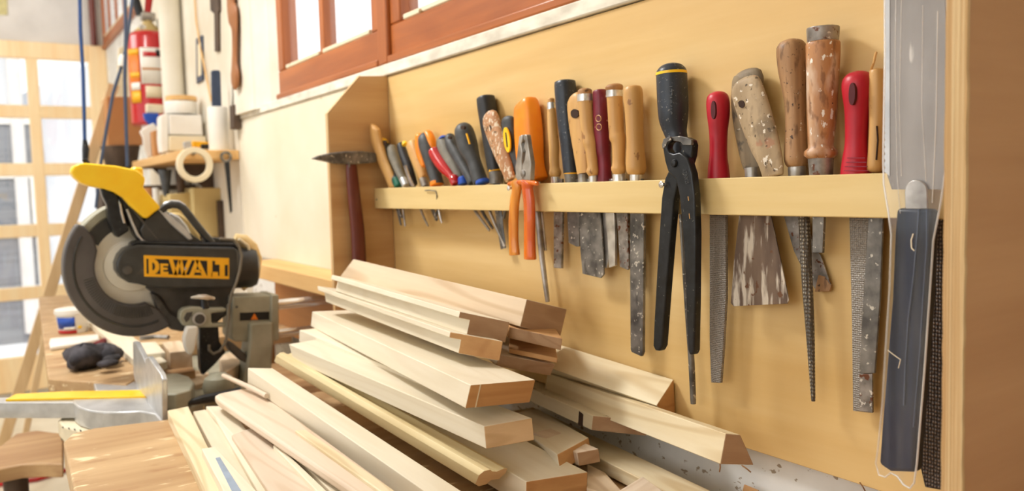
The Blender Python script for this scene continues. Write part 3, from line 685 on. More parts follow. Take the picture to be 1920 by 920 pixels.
# chisel with the big black handle behind the pincers
t, _ = handle('chisel', 'chunky black chisel handle with yellow band standing behind the black pincers', 'chisel', [(1258, 118, 24), (1259, 135, 28.5), (1260, 160, 29), (1262, 200, 29), (1263, 225, 27), (1267, 250, 21), (1270, 262, 20), (1272, 300, 19), (1274, 335, 17)], 'navyp', -.026, cap0=.75)
child_sweep(t, 'yellow_band', [(1258.8, 135, 29.2), (1259, 140, 29.4)], 'yellow', -.026, cap0=0, cap1=0)
child_sweep(t, 'shaft', [(1275, 335, 6), (1278, 400, 5.5), (1288, 560, 5.5), (1296, 670, 6), (1300, 757, 5.5)], 'dsteel', -.020, cap1=.2)
def text(body, quad, y, mat, parent, name='lettering', th=.0006):
    """lettering set in a px quad (TL, TR, BR, BL) on the plane Y = y"""
    cu = bpy.data.curves.new('lettering', 'FONT'); cu.body = body; cu.resolution_u = 3
    o = bpy.data.objects.new('lettering', cu); col.objects.link(o)
    dg = bpy.context.evaluated_depsgraph_get(); me = bpy.data.meshes.new_from_object(o.evaluated_get(dg))
    bpy.data.objects.remove(o)
    xs = [v.co.x for v in me.vertices]; ys_ = [v.co.y for v in me.vertices]
    x0, x1, y0, y1_ = min(xs), max(xs), min(ys_), max(ys_)
    c = [at(a_, b_, 1, y) for a_, b_ in quad]
    mb = MB()
    vv = []
    for v in me.vertices:
        u = (v.co.x-x0)/(x1-x0); q = (v.co.y-y0)/(y1_-y0)
        top = c[0].lerp(c[1], u); bot = c[3].lerp(c[2], u); vv.append(bot.lerp(top, q))
    mb.add(vv, [tuple(p.vertices) for p in me.polygons])
    bpy.data.meshes.remove(me)
    o = mk(name, mb, mat if not isinstance(mat, str) else M[mat], parent)
    sm = o.modifiers.new('solid', 'SOLIDIFY'); sm.thickness = th; sm.offset = 0
    return o
text('STANLEY', [(1248, 214), (1248, 158), (1261, 158), (1261, 214)], -.0425, 'greyp', t)

# pincers hanging on the screw
t = thing('pincers', 'long black carpenter pincers hanging open over the rail', 'pincers', at(1264, 640, 1, -.06))
armR = [(1241, 271), (1244, 261), (1250, 258), (1257, 258), (1258, 265), (1252, 270), (1250, 278), (1254, 285), (1262, 288), (1274, 285), (1288, 296), (1297, 325), (1302, 365), (1304, 440), (1303, 560), (1301, 657), (1298, 665), (1292, 665), (1289, 655), (1287, 600), (1284, 520), (1279, 430), (1273, 365), (1266, 335), (1252, 322), (1246, 302)]
armL = [(1295, 262), (1298, 272), (1296, 292), (1290, 312), (1280, 326), (1270, 345), (1263, 375), (1257, 440), (1249, 540), (1241, 648), (1236, 658), (1228, 657), (1224, 648), (1226, 600), (1231, 510), (1236, 430), (1240, 370), (1246, 335), (1254, 318), (1262, 300), (1274, 286), (1276, 276), (1273, 268), (1262, 264), (1258, 258), (1272, 256), (1286, 258)]
mk('arm', yplate(armL, -.063, .012), M['blackm'], t, bevel=.0022, seg=3)
mk('arm', yplate(armR, -.070, .012), M['blackm'], t, bevel=.0022, seg=3)
mk('worn_jaw', yplate([(1241, 271), (1244, 260), (1256, 256), (1258, 262), (1251, 266), (1247, 276), (1242, 279)], -.0708, .003), M['dsteel'], t, bevel=.0005)
mk('worn_jaw', yplate([(1259, 257), (1272, 255), (1286, 257), (1296, 262), (1296, 272), (1280, 272), (1276, 266), (1262, 264)], -.0665, .004), M['dsteel'], t, bevel=.0005)
pv = at(1265, 306, 1, -.070)
mk('pivot', MB().lathe(pv, (0, -1, 0), [(-.014, .0052), (.001, .0052), (.003, .004), (.0037, 0)], 20), M['blackm'], t, smooth=True)
text('STANLEY', [(1275, 318), (1291, 314), (1297, 342), (1281, 346)][1:]+[(1275, 318)], -.0704, 'greyp', t) if False else text('STANLEY', [(1286, 345), (1280, 318), (1287, 316), (1293, 343)], -.0703, 'greyp', t)
rimp(t, 'yellow_mark', [(1290, 368), (1291, 376)], 1.2, 'htan', -.0704, .001)
rimp(t, 'yellow_mark', [(1292, 400), (1293, 410)], 1.2, 'htan', -.0704, .001)

# combination pliers
t = thing('pliers', 'combination pliers with clear orange handles hanging on the rail', 'pliers', at(985, 470, 1, -.06))
mk('jaw', yplate([(973, 255), (979, 252), (979, 262), (976, 270), (979, 284), (977, 300), (979, 338), (967, 338), (966, 312), (969, 290)], -.066, .009), M['steel'], t, bevel=.0014)
mk('jaw', yplate([(980, 252), (987, 252), (991, 280), (995, 305), (994, 338), (980, 338), (979, 310), (983, 300), (985, 284), (982, 275), (984, 264), (981, 262)], -.0655, .009), M['steel'], t, bevel=.0014)
mk('cutter', yplate([(977, 268), (983, 268), (984, 284), (978, 286)], -.064, .006), M['dsteel'], t)
mk('joint', MB().lathe(at(980, 325, 1, -.0665), (0, -1, 0), [(-.008, .006), (.0005, .006), (.0015, .004), (.0016, 0)], 20), M['steel'], t, smooth=True)
mk('handle', sweep([(966, 338, 12), (969, 352, 9.5), (965, 378, 9.5), (963, 410, 9.5), (963, 450, 9.5), (965, 479, 10.5)], 1, -.062, flat=.75, cap0=.3), M['ambh'], t, smooth=True)
mk('handle', sweep([(990, 340, 14), (989, 352, 11), (992, 378, 11), (993, 410, 11), (993, 450, 11), (994, 487, 12)], 1, -.062, flat=.75, cap0=.3), M['orangeh'], t, smooth=True)
mk('guard', sweep([(953, 345, 4), (980, 341, 6), (1008, 344, 4)], 1, -.062, flat=1), M['orangeh'], t, smooth=True)

# --- right group
t, _ = handle('file', 'smaller red plastic handle with a slot, over a narrow steel file', 'file', [(1345, 171, 17), (1346, 190, 21.5), (1347, 215, 21), (1347, 250, 17), (1347, 290, 16.5), (1347, 312, 19), (1348, 345, 22)], 'red', -.022, cap0=.8, cap1=0)
hole(t, 1337, 206, 4.2, 17, -.0364, .0, 'slot')
child_plate(t, 'blade', [(1332, 340), (1356, 340), (1361, 402), (1361, 560), (1356, 650), (1351, 718), (1333, 717), (1330, 640), (1330, 402)], 'file', -.022, .0045, .001)
t, _ = handle('scraper', 'worn grey wooden handle mostly behind the big scraper handle', 'scraper', [(1401, 129, 22), (1402, 150, 28.5), (1398, 200, 26), (1402, 260, 21), (1409, 300, 19), (1411, 318, 15)], 'hdark', -.013, flat=.42, cap0=.8, cap1=.2)
child_sweep(t, 'ferrule', [(1411, 314, 15), (1413, 345, 14)], 'steel', -.015, cap0=0, cap1=0)
child_sweep(t, 'blade', [(1413, 345, 12), (1414, 440, 12)], 'dsteel', -.008, flat=.2, cap0=0, cap1=0)
t, _ = handle('scraper', 'broad worn wooden handle with a small hole, over the paint-crusted scraper blade', 'scraper', [(1394, 146, 22), (1399, 165, 29), (1414, 210, 30.5), (1432, 265, 28), (1444, 300, 23), (1450, 332, 19)], 'hgrey', -.034, flat=.42, cap0=.75, cap1=.1)
hole(t, 1390, 195, 5.5, 7, -.0428, -.2)
child_plate(t, 'blade', [(1398, 340), (1432, 340), (1445, 402), (1464, 490), (1479, 562), (1476, 569), (1375, 574), (1370, 568), (1376, 490), (1386, 402)], 'scraper', -.0245, .0016, .0003)
t, _ = handle('rasp', 'plain brown rounded handle over the long round rasp', 'rasp', [(1483, 73, 22), (1484, 92, 27.5), (1486, 130, 26), (1491, 190, 20), (1492, 240, 19), (1492, 280, 21), (1493, 300, 22), (1493, 314, 17)], 'hbrown', -.020, cap0=.75, cap1=.2)
child_sweep(t, 'ferrule', [(1494, 312, 16), (1494.5, 320, 16.5), (1495, 345, 15)], 'steel', -.020, cap0=0, cap1=0)
child_sweep(t, 'blade', [(1497, 340, 10), (1507, 405, 10.5), (1513, 520, 10), (1519, 620, 8), (1525, 752, 3.8)], 'rasp2', -.020, cap0=0, cap1=.3)
t, _ = handle('chisel', 'tallest wooden chisel handle with steel cap and white paint splashes', 'chisel', [(1543, 77, 31), (1543, 110, 30.5), (1542, 160, 28.5), (1541, 220, 26.5), (1539, 262, 23.5), (1539, 277, 23), (1539, 281, 29), (1539, 291, 30), (1539, 298, 24)], 'hchisel', -.026, cap0=.12, cap1=.1)
child_sweep(t, 'steel_cap', [(1543, 51, 28.5), (1543, 56, 29.5), (1543, 78, 28)], 'rsteel', -.026, cap0=.06, cap1=0)
child_sweep(t, 'ferrule', [(1539, 296, 23), (1540, 345, 20)], 'rsteel', -.026, cap0=0, cap1=0)
child_plate(t, 'blade', [(1523, 340), (1545, 340), (1545, 402), (1542, 474), (1523, 474)], 'dsteel', -.0265, .004)
t, _ = handle('spatula', 'dark bent blade with a rusty tip hanging behind the round rasp', 'spatula', [(1500, 330, 6), (1500, 345, 6)], 'blackm', -.006)
child_plate(t, 'blade', [(1468, 400), (1505, 400), (1530, 470), (1538, 478), (1558, 535), (1556, 545), (1530, 545), (1505, 505), (1488, 470)], 'rsteel', -.0075, .002)
child_plate(t, 'rusty_tip', [(1534, 515), (1546, 518), (1558, 536), (1555, 546), (1527, 547)], 'hbrown', -.0082, .003)
t, _ = handle('file', 'larger red plastic handle with a slot, over the widest flat file', 'file', [(1608, 133, 23), (1609, 155, 29), (1609, 175, 28), (1608, 210, 23), (1606, 265, 20.5), (1605, 295, 24), (1605, 328, 28), (1605, 345, 28)], 'red', -.022, cap0=.75, cap1=0)
hole(t, 1597, 176, 6, 21, -.0400, .03, 'slot')
child_plate(t, 'blade', [(1588, 340), (1632, 340), (1640, 402), (1636, 600), (1633, 740), (1636, 774), (1599, 770), (1597, 600), (1592, 402)], 'file', -.013, .003, .0006)
for i in range(4):
    rimp(t, 'grip_line', [(1588-i*2, 296+i*8), (1622+i*2, 296+i*8)], 1.4, 'maroon', -.0380-.001*i, .001)
t, _ = handle('file', 'cracked tan wooden handle half hidden by the plastic sleeve', 'file', [(1643, 128, 12), (1645, 160, 15), (1645, 220, 14.5), (1642, 280, 13.5), (1640, 315, 14), (1639, 323, 10)], 'htan', -.020, cap0=.6)
rimp(t, 'crack', [(1643, 236), (1645, 262), (1642, 300)], 1.6, 'hole', -.0292, .002)
mk('string_loop', MB().tube([at(1636, 140, 1, -.02), at(1634, 128, 1, -.025), at(1638, 118, 1, -.028), at(1641, 104, 1, -.026), at(1643, 98, 1, -.024)], .0013, 8), M['htan'], t, smooth=True)
child_plate(t, 'blade', [(1622, 340), (1656, 340), (1656, 402), (1650, 560), (1640, 700), (1611, 700), (1618, 560), (1628, 402)], 'dsteel', -.019, .003, .0008)
child_plate(t, 'blade_tip', [(1611, 701), (1635, 701), (1636, 773), (1611, 770)], 'rsteel', -.0185, .0025, .0004)

# rasp hanging at the right
tag(mk('rasp', yplate([(1735, 408), (1800, 408), (1800, 918), (1768, 919), (1734, 913), (1722, 862), (1728, 640)], -.016, .006), M['rasp'], bevel=.001), 'coarse dark brown rasp hanging beside the side board', 'rasp')

# saw in its plastic sleeve
YS = -.062
t = thing('handsaw', 'long saw with grey scratched blade and dark blue handle inside the clear sleeve', 'handsaw', at(1690, 880, 1, YS))
bl = [(1772, -60), (1774, 120), (1775, 200), (1773, 300), (1768, 355), (1672, 355), (1664, 330), (1660, 200), (1662, 60), (1664, -60)]
teeth = []
for i in range(34): yv = -50+i*11; teeth += [(1664-2-(2 if i % 2 else 0), yv)]
bm_ = yplate(bl, YS, .0012); mk('saw_blade', bm_, plain('saw_blade_steel', C8(158, 152, 147), .42, .3, c2=C8(126, 120, 114), scale=16, stretch=(1, 1, .4), spot=((C8(206, 200, 192), 50, .66, .04, (1, 1, .3)),)), t)
mk('teeth', yplate([(1668, -50)]+[(1660-(3 if i % 2 else 0), -50+i*6.5) for i in range(58)]+[(1668, 330)], YS-.0006, .001), M['alu'], t)
neck = [(1697, 392), (1696, 360)]+[(1717+21*cos(a), 358-21*sin(a)) for a in [pi*(1-i/10) for i in range(1, 10)]]+[(1738, 360), (1739, 392)]
mk('neck', yplate(neck, YS-.004, .003), M['steel'], t, bevel=.0008)
hp = [(1680, 390), (1747, 392), (1746, 440), (1741, 560), (1731, 700), (1719, 850), (1716, 886), (1668, 884), (1647, 870), (1652, 800), (1660, 700), (1671, 560), (1676, 440)]
mk('handle', yplate(hp, YS-.006, .014), plain('saw_handle', C8(28, 42, 70), .35, 0, c2=C8(16, 20, 30), scale=40, stretch=(2, 1, .08), spec=.25), t, bevel=.004, seg=4)
rimp(t, 'blue_edge', [(1722, 392), (1719, 440), (1712, 520), (1702, 600), (1697, 680), (1694, 760)], 2.4, 'ncable', YS-.0075, .002)
rimp(t, 'blue_edge', [(1737, 392), (1737, 460), (1730, 560), (1724, 660), (1712, 800)], 2.2, 'ncable', YS-.0075, .002)
rimp(t, 'white_mark', [(1712, 438), (1708, 450), (1709, 465), (1714, 470)], 2, 'offwhite', YS-.0082, .001)
rimp(t, 'string_mark', [(1664, 656), (1674, 664), (1688, 674), (1684, 690)], 1.2, 'offwhite', YS-.0125, .001)
sl = [(1658, -70), (1659, 100), (1656, 300), (1657, 345), (1666, 400), (1671, 440), (1668, 540), (1660, 660), (1654, 760), (1646, 840), (1642, 868), (1648, 890), (1660, 894), (1670, 886), (1682, 892), (1694, 908), (1706, 915), (1714, 905), (1719, 870), (1733, 700), (1744, 540), (1750, 450), (1764, 380), (1774, 310), (1778, 200), (1775, -70)]
t = thing('plastic_sleeve', 'clear crinkled plastic sleeve hanging around the saw at the right', 'sleeve', at(1700, 900, 1, YS))
mk('front_film', yplate(sl, YS-.016, .0006), M['film'], t)
mk('back_film', yplate(sl, YS+.008, .0006), M['film'], t)
edge = [at(x, y, 1, YS-.010) for x, y in sl[1:-1]]
mk('left_seam', MB().tube([at(x, y, 1, YS-.008) for x, y in sl[:20]], .0010, 8), M['pvc'], t, smooth=True)
mk('right_seam', MB().tube([at(x, y, 1, YS-.008) for x, y in sl[19:]], .0010, 8), M['pvc'], t, smooth=True)
for a_ in ([(1680, -50), (1678, 120), (1682, 330), (1688, 400)], [(1690, 0), (1686, 200), (1690, 330)], [(1730, 10), (1728, 200), (1736, 340)], [(1758, 20), (1755, 220), (1748, 380)]):
    mk('crease', MB().tube([at(x, y, 1, YS-.0165) for x, y in a_], .0004, 6), M['pvc'], t, smooth=True)
tag(mk('nail', MB().tube([(at(1717, -40, 1, -.0).x, 0, at(1717, -40, 1, YS).z), (at(1717, -40, 1, YS).x, YS-.02, at(1717, -40, 1, YS).z)], .002, 10), M['dsteel'], smooth=True), 'nail above the photo edge carrying the plastic sleeve', 'nail')

# hammer on the side panel
HX = PX+.0165
t = thing('hammer', 'old hammer with dark red handle hanging at the left end of the rail', 'hammer', at(672, 480, 0, HX))
hd = [(588, 297), (600, 291), (622, 286), (650, 283), (680, 283), (706, 286), (707, 304), (690, 306), (660, 308), (630, 306), (606, 301)]
mk('head', MB().prism([at(x, y, 0, HX+.012) for x, y in hd], (-.022, 0, 0)), M['dsteel'], t, bevel=.003, seg=3)
mk('handle', sweep([(658, 300, 9), (660, 330, 11), (665, 380, 12), (671, 440, 13), (674, 520, 13.5)], 0, HX, flat=.75, cap0=.1, cap1=.4), M['hred'], t, smooth=True)
tag(mk('hook', MB().tube([at(655, 312, 0, HX-.02), at(655, 312, 0, HX+.016), at(655, 303, 0, HX+.017)], .0018, 8), M['dsteel'], smooth=True), 'small hook under the hammer head', 'hook')

# ================================================================ benches
BZ = .93
t = thing('workbench', 'pale worn workbench top in the foreground under the lumber pile', 'workbench', (-.8, -.35, 0))
bp_ = [at(119, 828, 2, BZ), at(136, 812, 2, BZ), at(176, 802, 2, BZ), at(322, 785, 2, BZ)]
near = at(140, 920, 2, BZ); e0 = bp_[0]; dirv = (near-e0).normalized(); far_l = e0+dirv*1.9
top = [tuple(p) for p in bp_]+[(-1.66, -.005, BZ), (.25, -.005, BZ), (.25, far_l.y, BZ)]
mk('bench_top', MB().prism(top, (0, 0, -.05)), M['bench'], t, bevel=.003)
mk('apron', MB().box((-1.52, -.66, BZ-.17), (.2, -.63, BZ-.05)), M['benchedge'], t, bevel=.002)
for x, y in ((-1.5, -.62), (.12, -.62), (-1.5, -.10), (.12, -.10)):
    mk('leg', MB().box((x, y, 0), (x+.08, y+.07, BZ-.05)), M['benchedge'], t, bevel=.003)
t = thing('workbench', 'brown wooden bench beyond the saw carrying the tub and gloves', 'workbench', (-3.0, -.35, 0))
top = [(-2.176, -.688, BZ), (-1.99, -.548, BZ), (-2.12, -.47, BZ), (-2.47, -.44, BZ), (-2.47, -.01, BZ), (-4.0, -.01, BZ), (-4.02, -.60, BZ)]
mk('bench_top', MB().prism(top, (0, 0, -.045)), M['bench'], t, bevel=.003)
for x, y in ((-2.6, -.55), (-3.9, -.50), (-2.6, -.12), (-3.9, -.12)):
    mk('leg', MB().box((x, y, 0), (x+.08, y+.07, BZ-.045)), M['benchedge'], t, bevel=.003)
tag(mk('plank', MB().prism([(-2.05, -.50, BZ+.001), (-2.10, -.44, BZ+.001), (-3.3, -.47, BZ+.001), (-3.3, -.53, BZ+.001)], (0, 0, .018)), M['beech'], bevel=.001), 'pale plank lying along the bench behind the saw blade guard', 'plank')
# low stand the saw sits on
t = thing('saw_stand', 'low brown wooden stand under the mitre saw', 'stand', (-2.05, -.3, 0))
mk('top_board', MB().box((-2.44, -.44, .80), (-1.68, -.01, .835)), M['brownslab'], t, bevel=.003)
for x, y in ((-2.4, -.42), (-1.76, -.42), (-2.4, -.08), (-1.76, -.08)):
    mk('leg', MB().box((x, y, 0), (x+.06, y+.06, .80)), M['benchedge'], t, bevel=.003)
# curved slab lower left
t = thing('low_bench', 'low brown slab with a wavy front edge at lower left', 'bench', at(30, 870, 2, .72))
c = [(-60, 890), (0, 878), (40, 870), (80, 868), (118, 869), (119, 812), (70, 806), (30, 812), (0, 836), (-60, 850)]
top = [at(x, y, 2, .72) for x, y in c]
mk('slab', MB().prism(top, (0, 0, -.035)), M['brownslab'], t, bevel=.004)
x0 = min(p.x for p in top); x1 = max(p.x for p in top); yA = min(p.y for p in top); yB = max(p.y for p in top)
for x, y in ((x0+.12, yA+.1), (x1-.12, yB-.12), (x0+.12, yB-.12)):
    mk('leg', MB().lathe((x, y, 0), (0, 0, 1), [(0, .02), (.685, .026)], 14), M['brown'], t, smooth=True)
tag(mk('air_hose', MB().tube([at(-40, 912, 2, .02), at(20, 905, 2, .012), at(70, 898, 2, .012), at(110, 885, 2, .012), at(150, 872, 2, .012)], .011, 10), M['redt'], smooth=True), 'dark red hose on the floor under the low slab', 'hose')

# ================================================================ lumber
LUM = {
 'B1': [-0.977, -0.1465, 1.1843, -0.0448, 0.0439, 0.2969, 0.584, 0.0706, 0.0408, -0.1479, 0.0004, 0.0, 0.9731, 0.0011, 0.0006],
 '2a': [-1.0212, -0.2333, 1.1708, 0.0153, 0.0245, 0.2693, 0.5237, 0.0677, 0.0304, -0.4488, -0.0279, 0.0, 0.0, 0.0, 0.0001],
 '2b': [-1.0219, -0.2498, 1.1432, 0.0494, 0.0136, 0.2195, 0.6269, 0.0607, 0.028, -0.7984, 0.017, 0.0, -1.0973, -0.0037, -0.0027],
 'B3': [-0.8923, -0.294, 1.0975, 0.0951, -0.0054, 0.055, 0.7993, 0.0928, 0.0332, -0.0468, 0.4338, 0.0, 0.3616, 0.0045, 0.0025],
 'B4': [-1.0686, -0.2492, 1.0531, -0.0104, 0.0127, 0.0105, 0.5974, 0.045, 0.0259, 0.0, 0.0626, 0.0, 0.1775, 0.0004, 0.0],
 'B5': [-0.8846, -0.2808, 1.0433, -0.0428, 0.013, -0.0274, 0.6856, 0.066, 0.0292, -0.2374, -0.0958, 0.0, -0.6154, -0.005, -0.0039],
 'B6': [-0.8748, -0.2918, 0.9898, -0.0448, 0.0592, 0.0524, 0.7242, 0.0424, 0.0307, -0.09, 0.796, 0.0, 1.2422, 0.0018, -0.0],
 'B7': [-0.8457, -0.3658, 0.9756, -0.0515, 0.0721, 0.0394, 0.6891, 0.0391, 0.0309, -0.0, 0.0025, -0.5901, -0.0, -0.0003, 0.0],
 'C1': [-0.6512, -0.0919, 1.0541, 0.1654, -0.0472, 0.1359, 0.6, 0.0153, 0.036, -0.5049, 0.0018, 0.0, -0.0, 0.1255, 0.646],
 'C3': [-0.9165, -0.0768, 1.0133, 0.1534, -0.0245, 0.0914, 0.5, 0.0617, 0.0219, -0.8103, 0.1131, 0.0, 0.0, 0.0001, -0.0002],
 'C4': [-0.8771, -0.1714, 0.9857, 0.3028, -0.0849, -0.0633, 0.5, 0.0672, 0.0113, 0.819, -0.2187, 0.0, 0.0, -0.0001, 0.0013],
 'C5': [-0.8527, -0.2392, 0.9706, -0.0473, 0.0732, 0.0133, 0.5156, 0.0878, 0.035, -0.2213, 0.0, 0.0, 0.0, 0.0, 0.0],
 'R1': [-0.9972, -0.1641, 1.1436, 0.4592, 0.0904, 0.1144, 0.4, 0.0697, 0.0182, -0.7062, 0.1931, 0.0, 0.0, 0.0009, -0.0005],
 'R2': [-1.0139, -0.1559, 1.108, 0.5946, 0.0478, 0.0692, 0.4, 0.0705, 0.0075, -0.6361, 0.0284, 0.0, 0.0, 0.0003, -0.0004],
 'R3': [-1.0148, -0.1727, 1.1005, 0.2267, 0.1118, 0.1114, 0.4, 0.0709, 0.0208, -0.6486, 0.5039, 0.0, 0.0, -0.0014, -0.0025],
 'C6': [-0.8799, -0.1353, 0.9799, 0.0639, -0.013, -0.0211, 0.3, 0.0331, 0.0182, -0.1456, -0.1738, 0.0, 0.0, -0.0047, -0.0036],
 'C7': [-0.6995, -0.1, 0.9552, 0.1127, -0.0052, -0.0042, 0.5, 0.0363, 0.0201, 0.0, 0.0, -0.0, 0.0, 0.0, 0.0],
}

def box_corners(p):
    Nn = Vector(p[:3]); yaw, pit, rol, L, w_, h, sw, sh, sfw, sfh, bl, br = p[3:15]
    a = Vector((-cos(yaw)*cos(pit), sin(yaw)*cos(pit), sin(pit))); r = a.cross(Vector((0, 0, 1))).normalized(); u = r.cross(a)
    r2 = r*cos(rol)-u*sin(rol); u2 = u*cos(rol)+r*sin(rol)
    return Nn, a, r2, u2
def lumber(key, name, label, mat, emat, prof=None, L=None, w_=None, h=None, bevel=.0012, group=None, cat='board', dz=0):
    """timber with a cross-section profile in (across 0..1, down 0..1), cut ends as fitted"""
    p = list(LUM[key]); 
    if L: p[6] = L
    if w_: p[7] = w_
    if h: p[8] = h
    Nn, a, r2, u2 = box_corners(p); Nn = Nn+Vector((0, 0, dz))
    L, w_, h, sw, sh, sfw, sfh, bl, br = p[6:15]
    prof = prof or [(0, 0), (1, 0), (1, 1), (0, 1)]
    nr, fr = [], []
    for i, j in prof:
        b = Nn+r2*(w_*i+(br*i-bl*(1-i))*h*j)-u2*h*j
        nr.append(b+a*(sw*w_*i+sh*h*j)); fr.append(b+a*(L+sfw*w_*i+sfh*h*j))
    n = len(prof); mb = MB()
    mb.add(nr+fr, [(i, (i+1) % n, (i+1) % n+n, i+n) for i in range(n)], 0)
    mb.f += [tuple(range(n)), tuple(range(2*n-1, n-1, -1))]; mb.mi += [1, 1]
    c = sum(nr+fr, Vector())/len(nr+fr)
    mx = Matrix.Identity(4)
    mx.col[0][:3] = -a; mx.col[1][:3] = r2; mx.col[2][:3] = (-a).cross(r2); mx.translation = c
    o = mk(name, mb, [M[mat], M[emat]], bevel=bevel, matrix=mx)
    return tag(o, label, cat, group)
G2 = 'lumber pile on the workbench'
lip = [(0, 0), (1, 0), (1, 1), (.22, 1), (.22, .30), (0, .30)]
mould = [(0, .25), (.10, .02), (.30, 0), (.42, .14), (.60, .2), (.8, .06), (.95, .12), (1, .4), (.9, .75), (.62, .7), (.55, .95), (.3, 1), (.1, .8)]
lumber('B1', 'timber_board', 'thick brownish board with a dark sawn end, topmost of the lumber pile', 'walnut', 'endd', group=G2)
lumber('2a', 'timber_board', 'rebated board with a thin overhanging lip directly under the topmost board', 'beech', 'endd', prof=lip, group=G2)
lumber('2b', 'timber_board', 'rebated board, lower of the two lipped ones above the bright cracked board', 'beech', 'endg', prof=lip, group=G2)
lumber('R1', 'timber_board', 'small brown board end directly under the dark end of the topmost board', 'endg', 'endd', L=.15, group=G2)
lumber('R2', 'timber_strip', 'thin brown strip end, lowest but one in the shaded stack under the topmost board', 'endg', 'endg', L=.14, group=G2)
lumber('R3', 'timber_board', 'shaded brown board at the bottom of the stack under the topmost board', 'walnut', 'endd', L=.30, group=G2)
b3 = lumber('B3', 'timber_board', 'bright wide beech board with a cracked mitred end in the middle of the pile', 'beech', 'endg', group=G2)
lumber('B4', 'timber_board', 'short yellowish board end hidden just beneath the bright cracked board', 'beech', 'endl', group=G2)
lumber('B5', 'timber_board', 'beech board with a pale rough end just below the bright cracked board', 'beech', 'endl', group=G2)
lumber('B6', 'timber_moulding', 'weathered yellow moulding with a curly end profile crossing the front of the pile', 'ash', 'endl', prof=mould, bevel=.0006, group=G2)
lumber('B7', 'timber_board', 'long square pale board at the front of the pile running out of the photo', 'beech', 'endl', group=G2)
lumber('C5', 'timber_board', 'wide beech board at the bottom of the pile ending at the photo bottom edge', 'beech', 'endg', group=G2)
lumber('C1', 'timber_beam', 'pale pine beam with a trapezoid brown end sticking out furthest right', 'pine', 'endd', L=.47, group=G2, cat='beam')
lumber('C3', 'timber_board', 'off-white painted strip with a notch below the trapezoid beam', 'oldwhite', 'endd', L=.40, group=G2)
lumber('C4', 'timber_board', 'beech board with a slanting edge right of the lowest big board', 'beech', 'endg', L=.30, h=.022, group=G2)
lumber('C6', 'timber_block', 'small pinkish block behind the board with the slanting edge', 'beechpink', 'endd', L=.12, group=G2, cat='block')
lumber('C7', 'timber_board', 'grooved pale board lying low along the wall under the trapezoid beam', 'pine', 'endg', group=G2, w_=.05)
# kerf on the cracked end
Nn, a, r2, u2 = box_corners(LUM['B3']); p = LUM['B3']; w_, h = p[7], p[8]
q = Nn+r2*w_*.14-a*.0008+a*(p[9]*w_*.14)
mbk = MB().prism([q, q+r2*.0016, q+r2*.0016-u2*h+a*(p[10]*h), q-u2*h+a*(p[10]*h)], a*.002)
k_ = mk('end_crack', mbk, M['offwhite'], None)
k_.parent = b3; k_.matrix_parent_inverse = b3.matrix_world.inverted()
# dark block on the painted strip, its colour standing in for the notch's shade
c3 = bpy.data.objects.get('timber_board.009')
for o_c in list(bpy.data.objects):
    if 'off-white painted strip' in str(o_c.get('label', '')): c3 = o_c
yn = at(1085, 780, 2, 1.0); dn = (at(1085, 780, 0, -.95)); zt = LUM['C3']
Nn, a, r2, u2 = box_corners(zt)
q = Nn+a*.028-r2*.0008
nk = mk('notch', MB().prism([q-u2*.004, q+a*.012-u2*.002, q+a*.013-u2*.0225, q-u2*.0225], r2*.004), M['hole'], None)
nk.parent = c3; nk.matrix_parent_inverse = c3.matrix_world.inverted()
# leaning wedge plank by the wall
U0 = at(1263, 711, 1, -.003); L0 = at(1231, 760, 1, -.05); B0 = at(1267, 786, 1, -.003)
U1 = at(1061, 649, 1, -.003); dv = (U1-U0); dv = dv.normalized()*.42
dv.y = 0
mb = MB().prism([U0, L0, B0], dv); mb.mi = [1, 1, 0, 0, 0]
tag(mk('timber_board', mb, [M['pine'], M['endg']], bevel=.001), 'wide pale board with a slanting end leaning against the yellow tool board', 'board', G2)

def slab(name, label, pts, z, th, mat, emat='endl', cat='board', group='flat lumber at the front of the pile', bevel=.0015, extra=None):
    zz_ = z if isinstance(z, (list, tuple)) else [z]*len(pts)
    P = [at(x, y, 2, q) for (x, y), q in zip(pts, zz_)]
    # grain along the longest edge
    e = max(((P[(i+1) % len(P)]-P[i]) for i in range(len(P))), key=lambda v: v.length)
    ax = e.normalized(); az = Vector((0, 0, 1)); ay = az.cross(ax).normalized(); az = ax.cross(ay)
    mx = Matrix.Identity(4); mx.col[0][:3] = ax; mx.col[1][:3] = ay; mx.col[2][:3] = az; mx.translation = sum(P, Vector())/len(P)-Vector((0, 0, th/2))
    mb = MB().prism(P, (0, 0, -th))
    return tag(mk(name, mb, M[mat], matrix=mx, bevel=bevel), label, cat, group)
slab('timber_board', 'leftmost pale board along the left side of the lumber', [(314, 769), (353, 761), (440, 940), (396, 940)], .952, .022, 'pine')
slab('timber_board', 'narrow pale board second from the left of the flat lumber', [(362, 771), (386, 767), (520, 940), (452, 940)], .948, .018, 'beech')
stripe_board = slab('timber_strip', 'cream board with a grey-blue stripe at the photo bottom', [(378, 840), (404, 837), (505, 945), (432, 945)], .966, .014, 'beech')
st_ = mk('painted_stripe', zplate([(404, 858), (412, 856), (462, 935), (444, 938)], .9668, .0012), M['bluestripe'])
st_.parent = stripe_board; st_.matrix_parent_inverse = stripe_board.matrix_world.inverted()
slab('timber_board', 'short cream board piece at the far end of the flat lumber', [(386, 761), (429, 760), (468, 812), (440, 818)], .957, .022, 'beech')
slab('timber_strip', 'slim cream strip between the striped board and the pink board', [(400, 775), (425, 792), (530, 940), (494, 940)], .955, .020, 'beech')
slab('timber_board', 'wide pinkish board with visible grain at the photo bottom', [(434, 815), (474, 800), (640, 945), (520, 945)], .962, .016, 'beechpink')
slab('timber_board', 'pinkish board beneath the bullnosed board', [(470, 800), (530, 830), (700, 950), (600, 950)], .950, .018, 'beechpink')
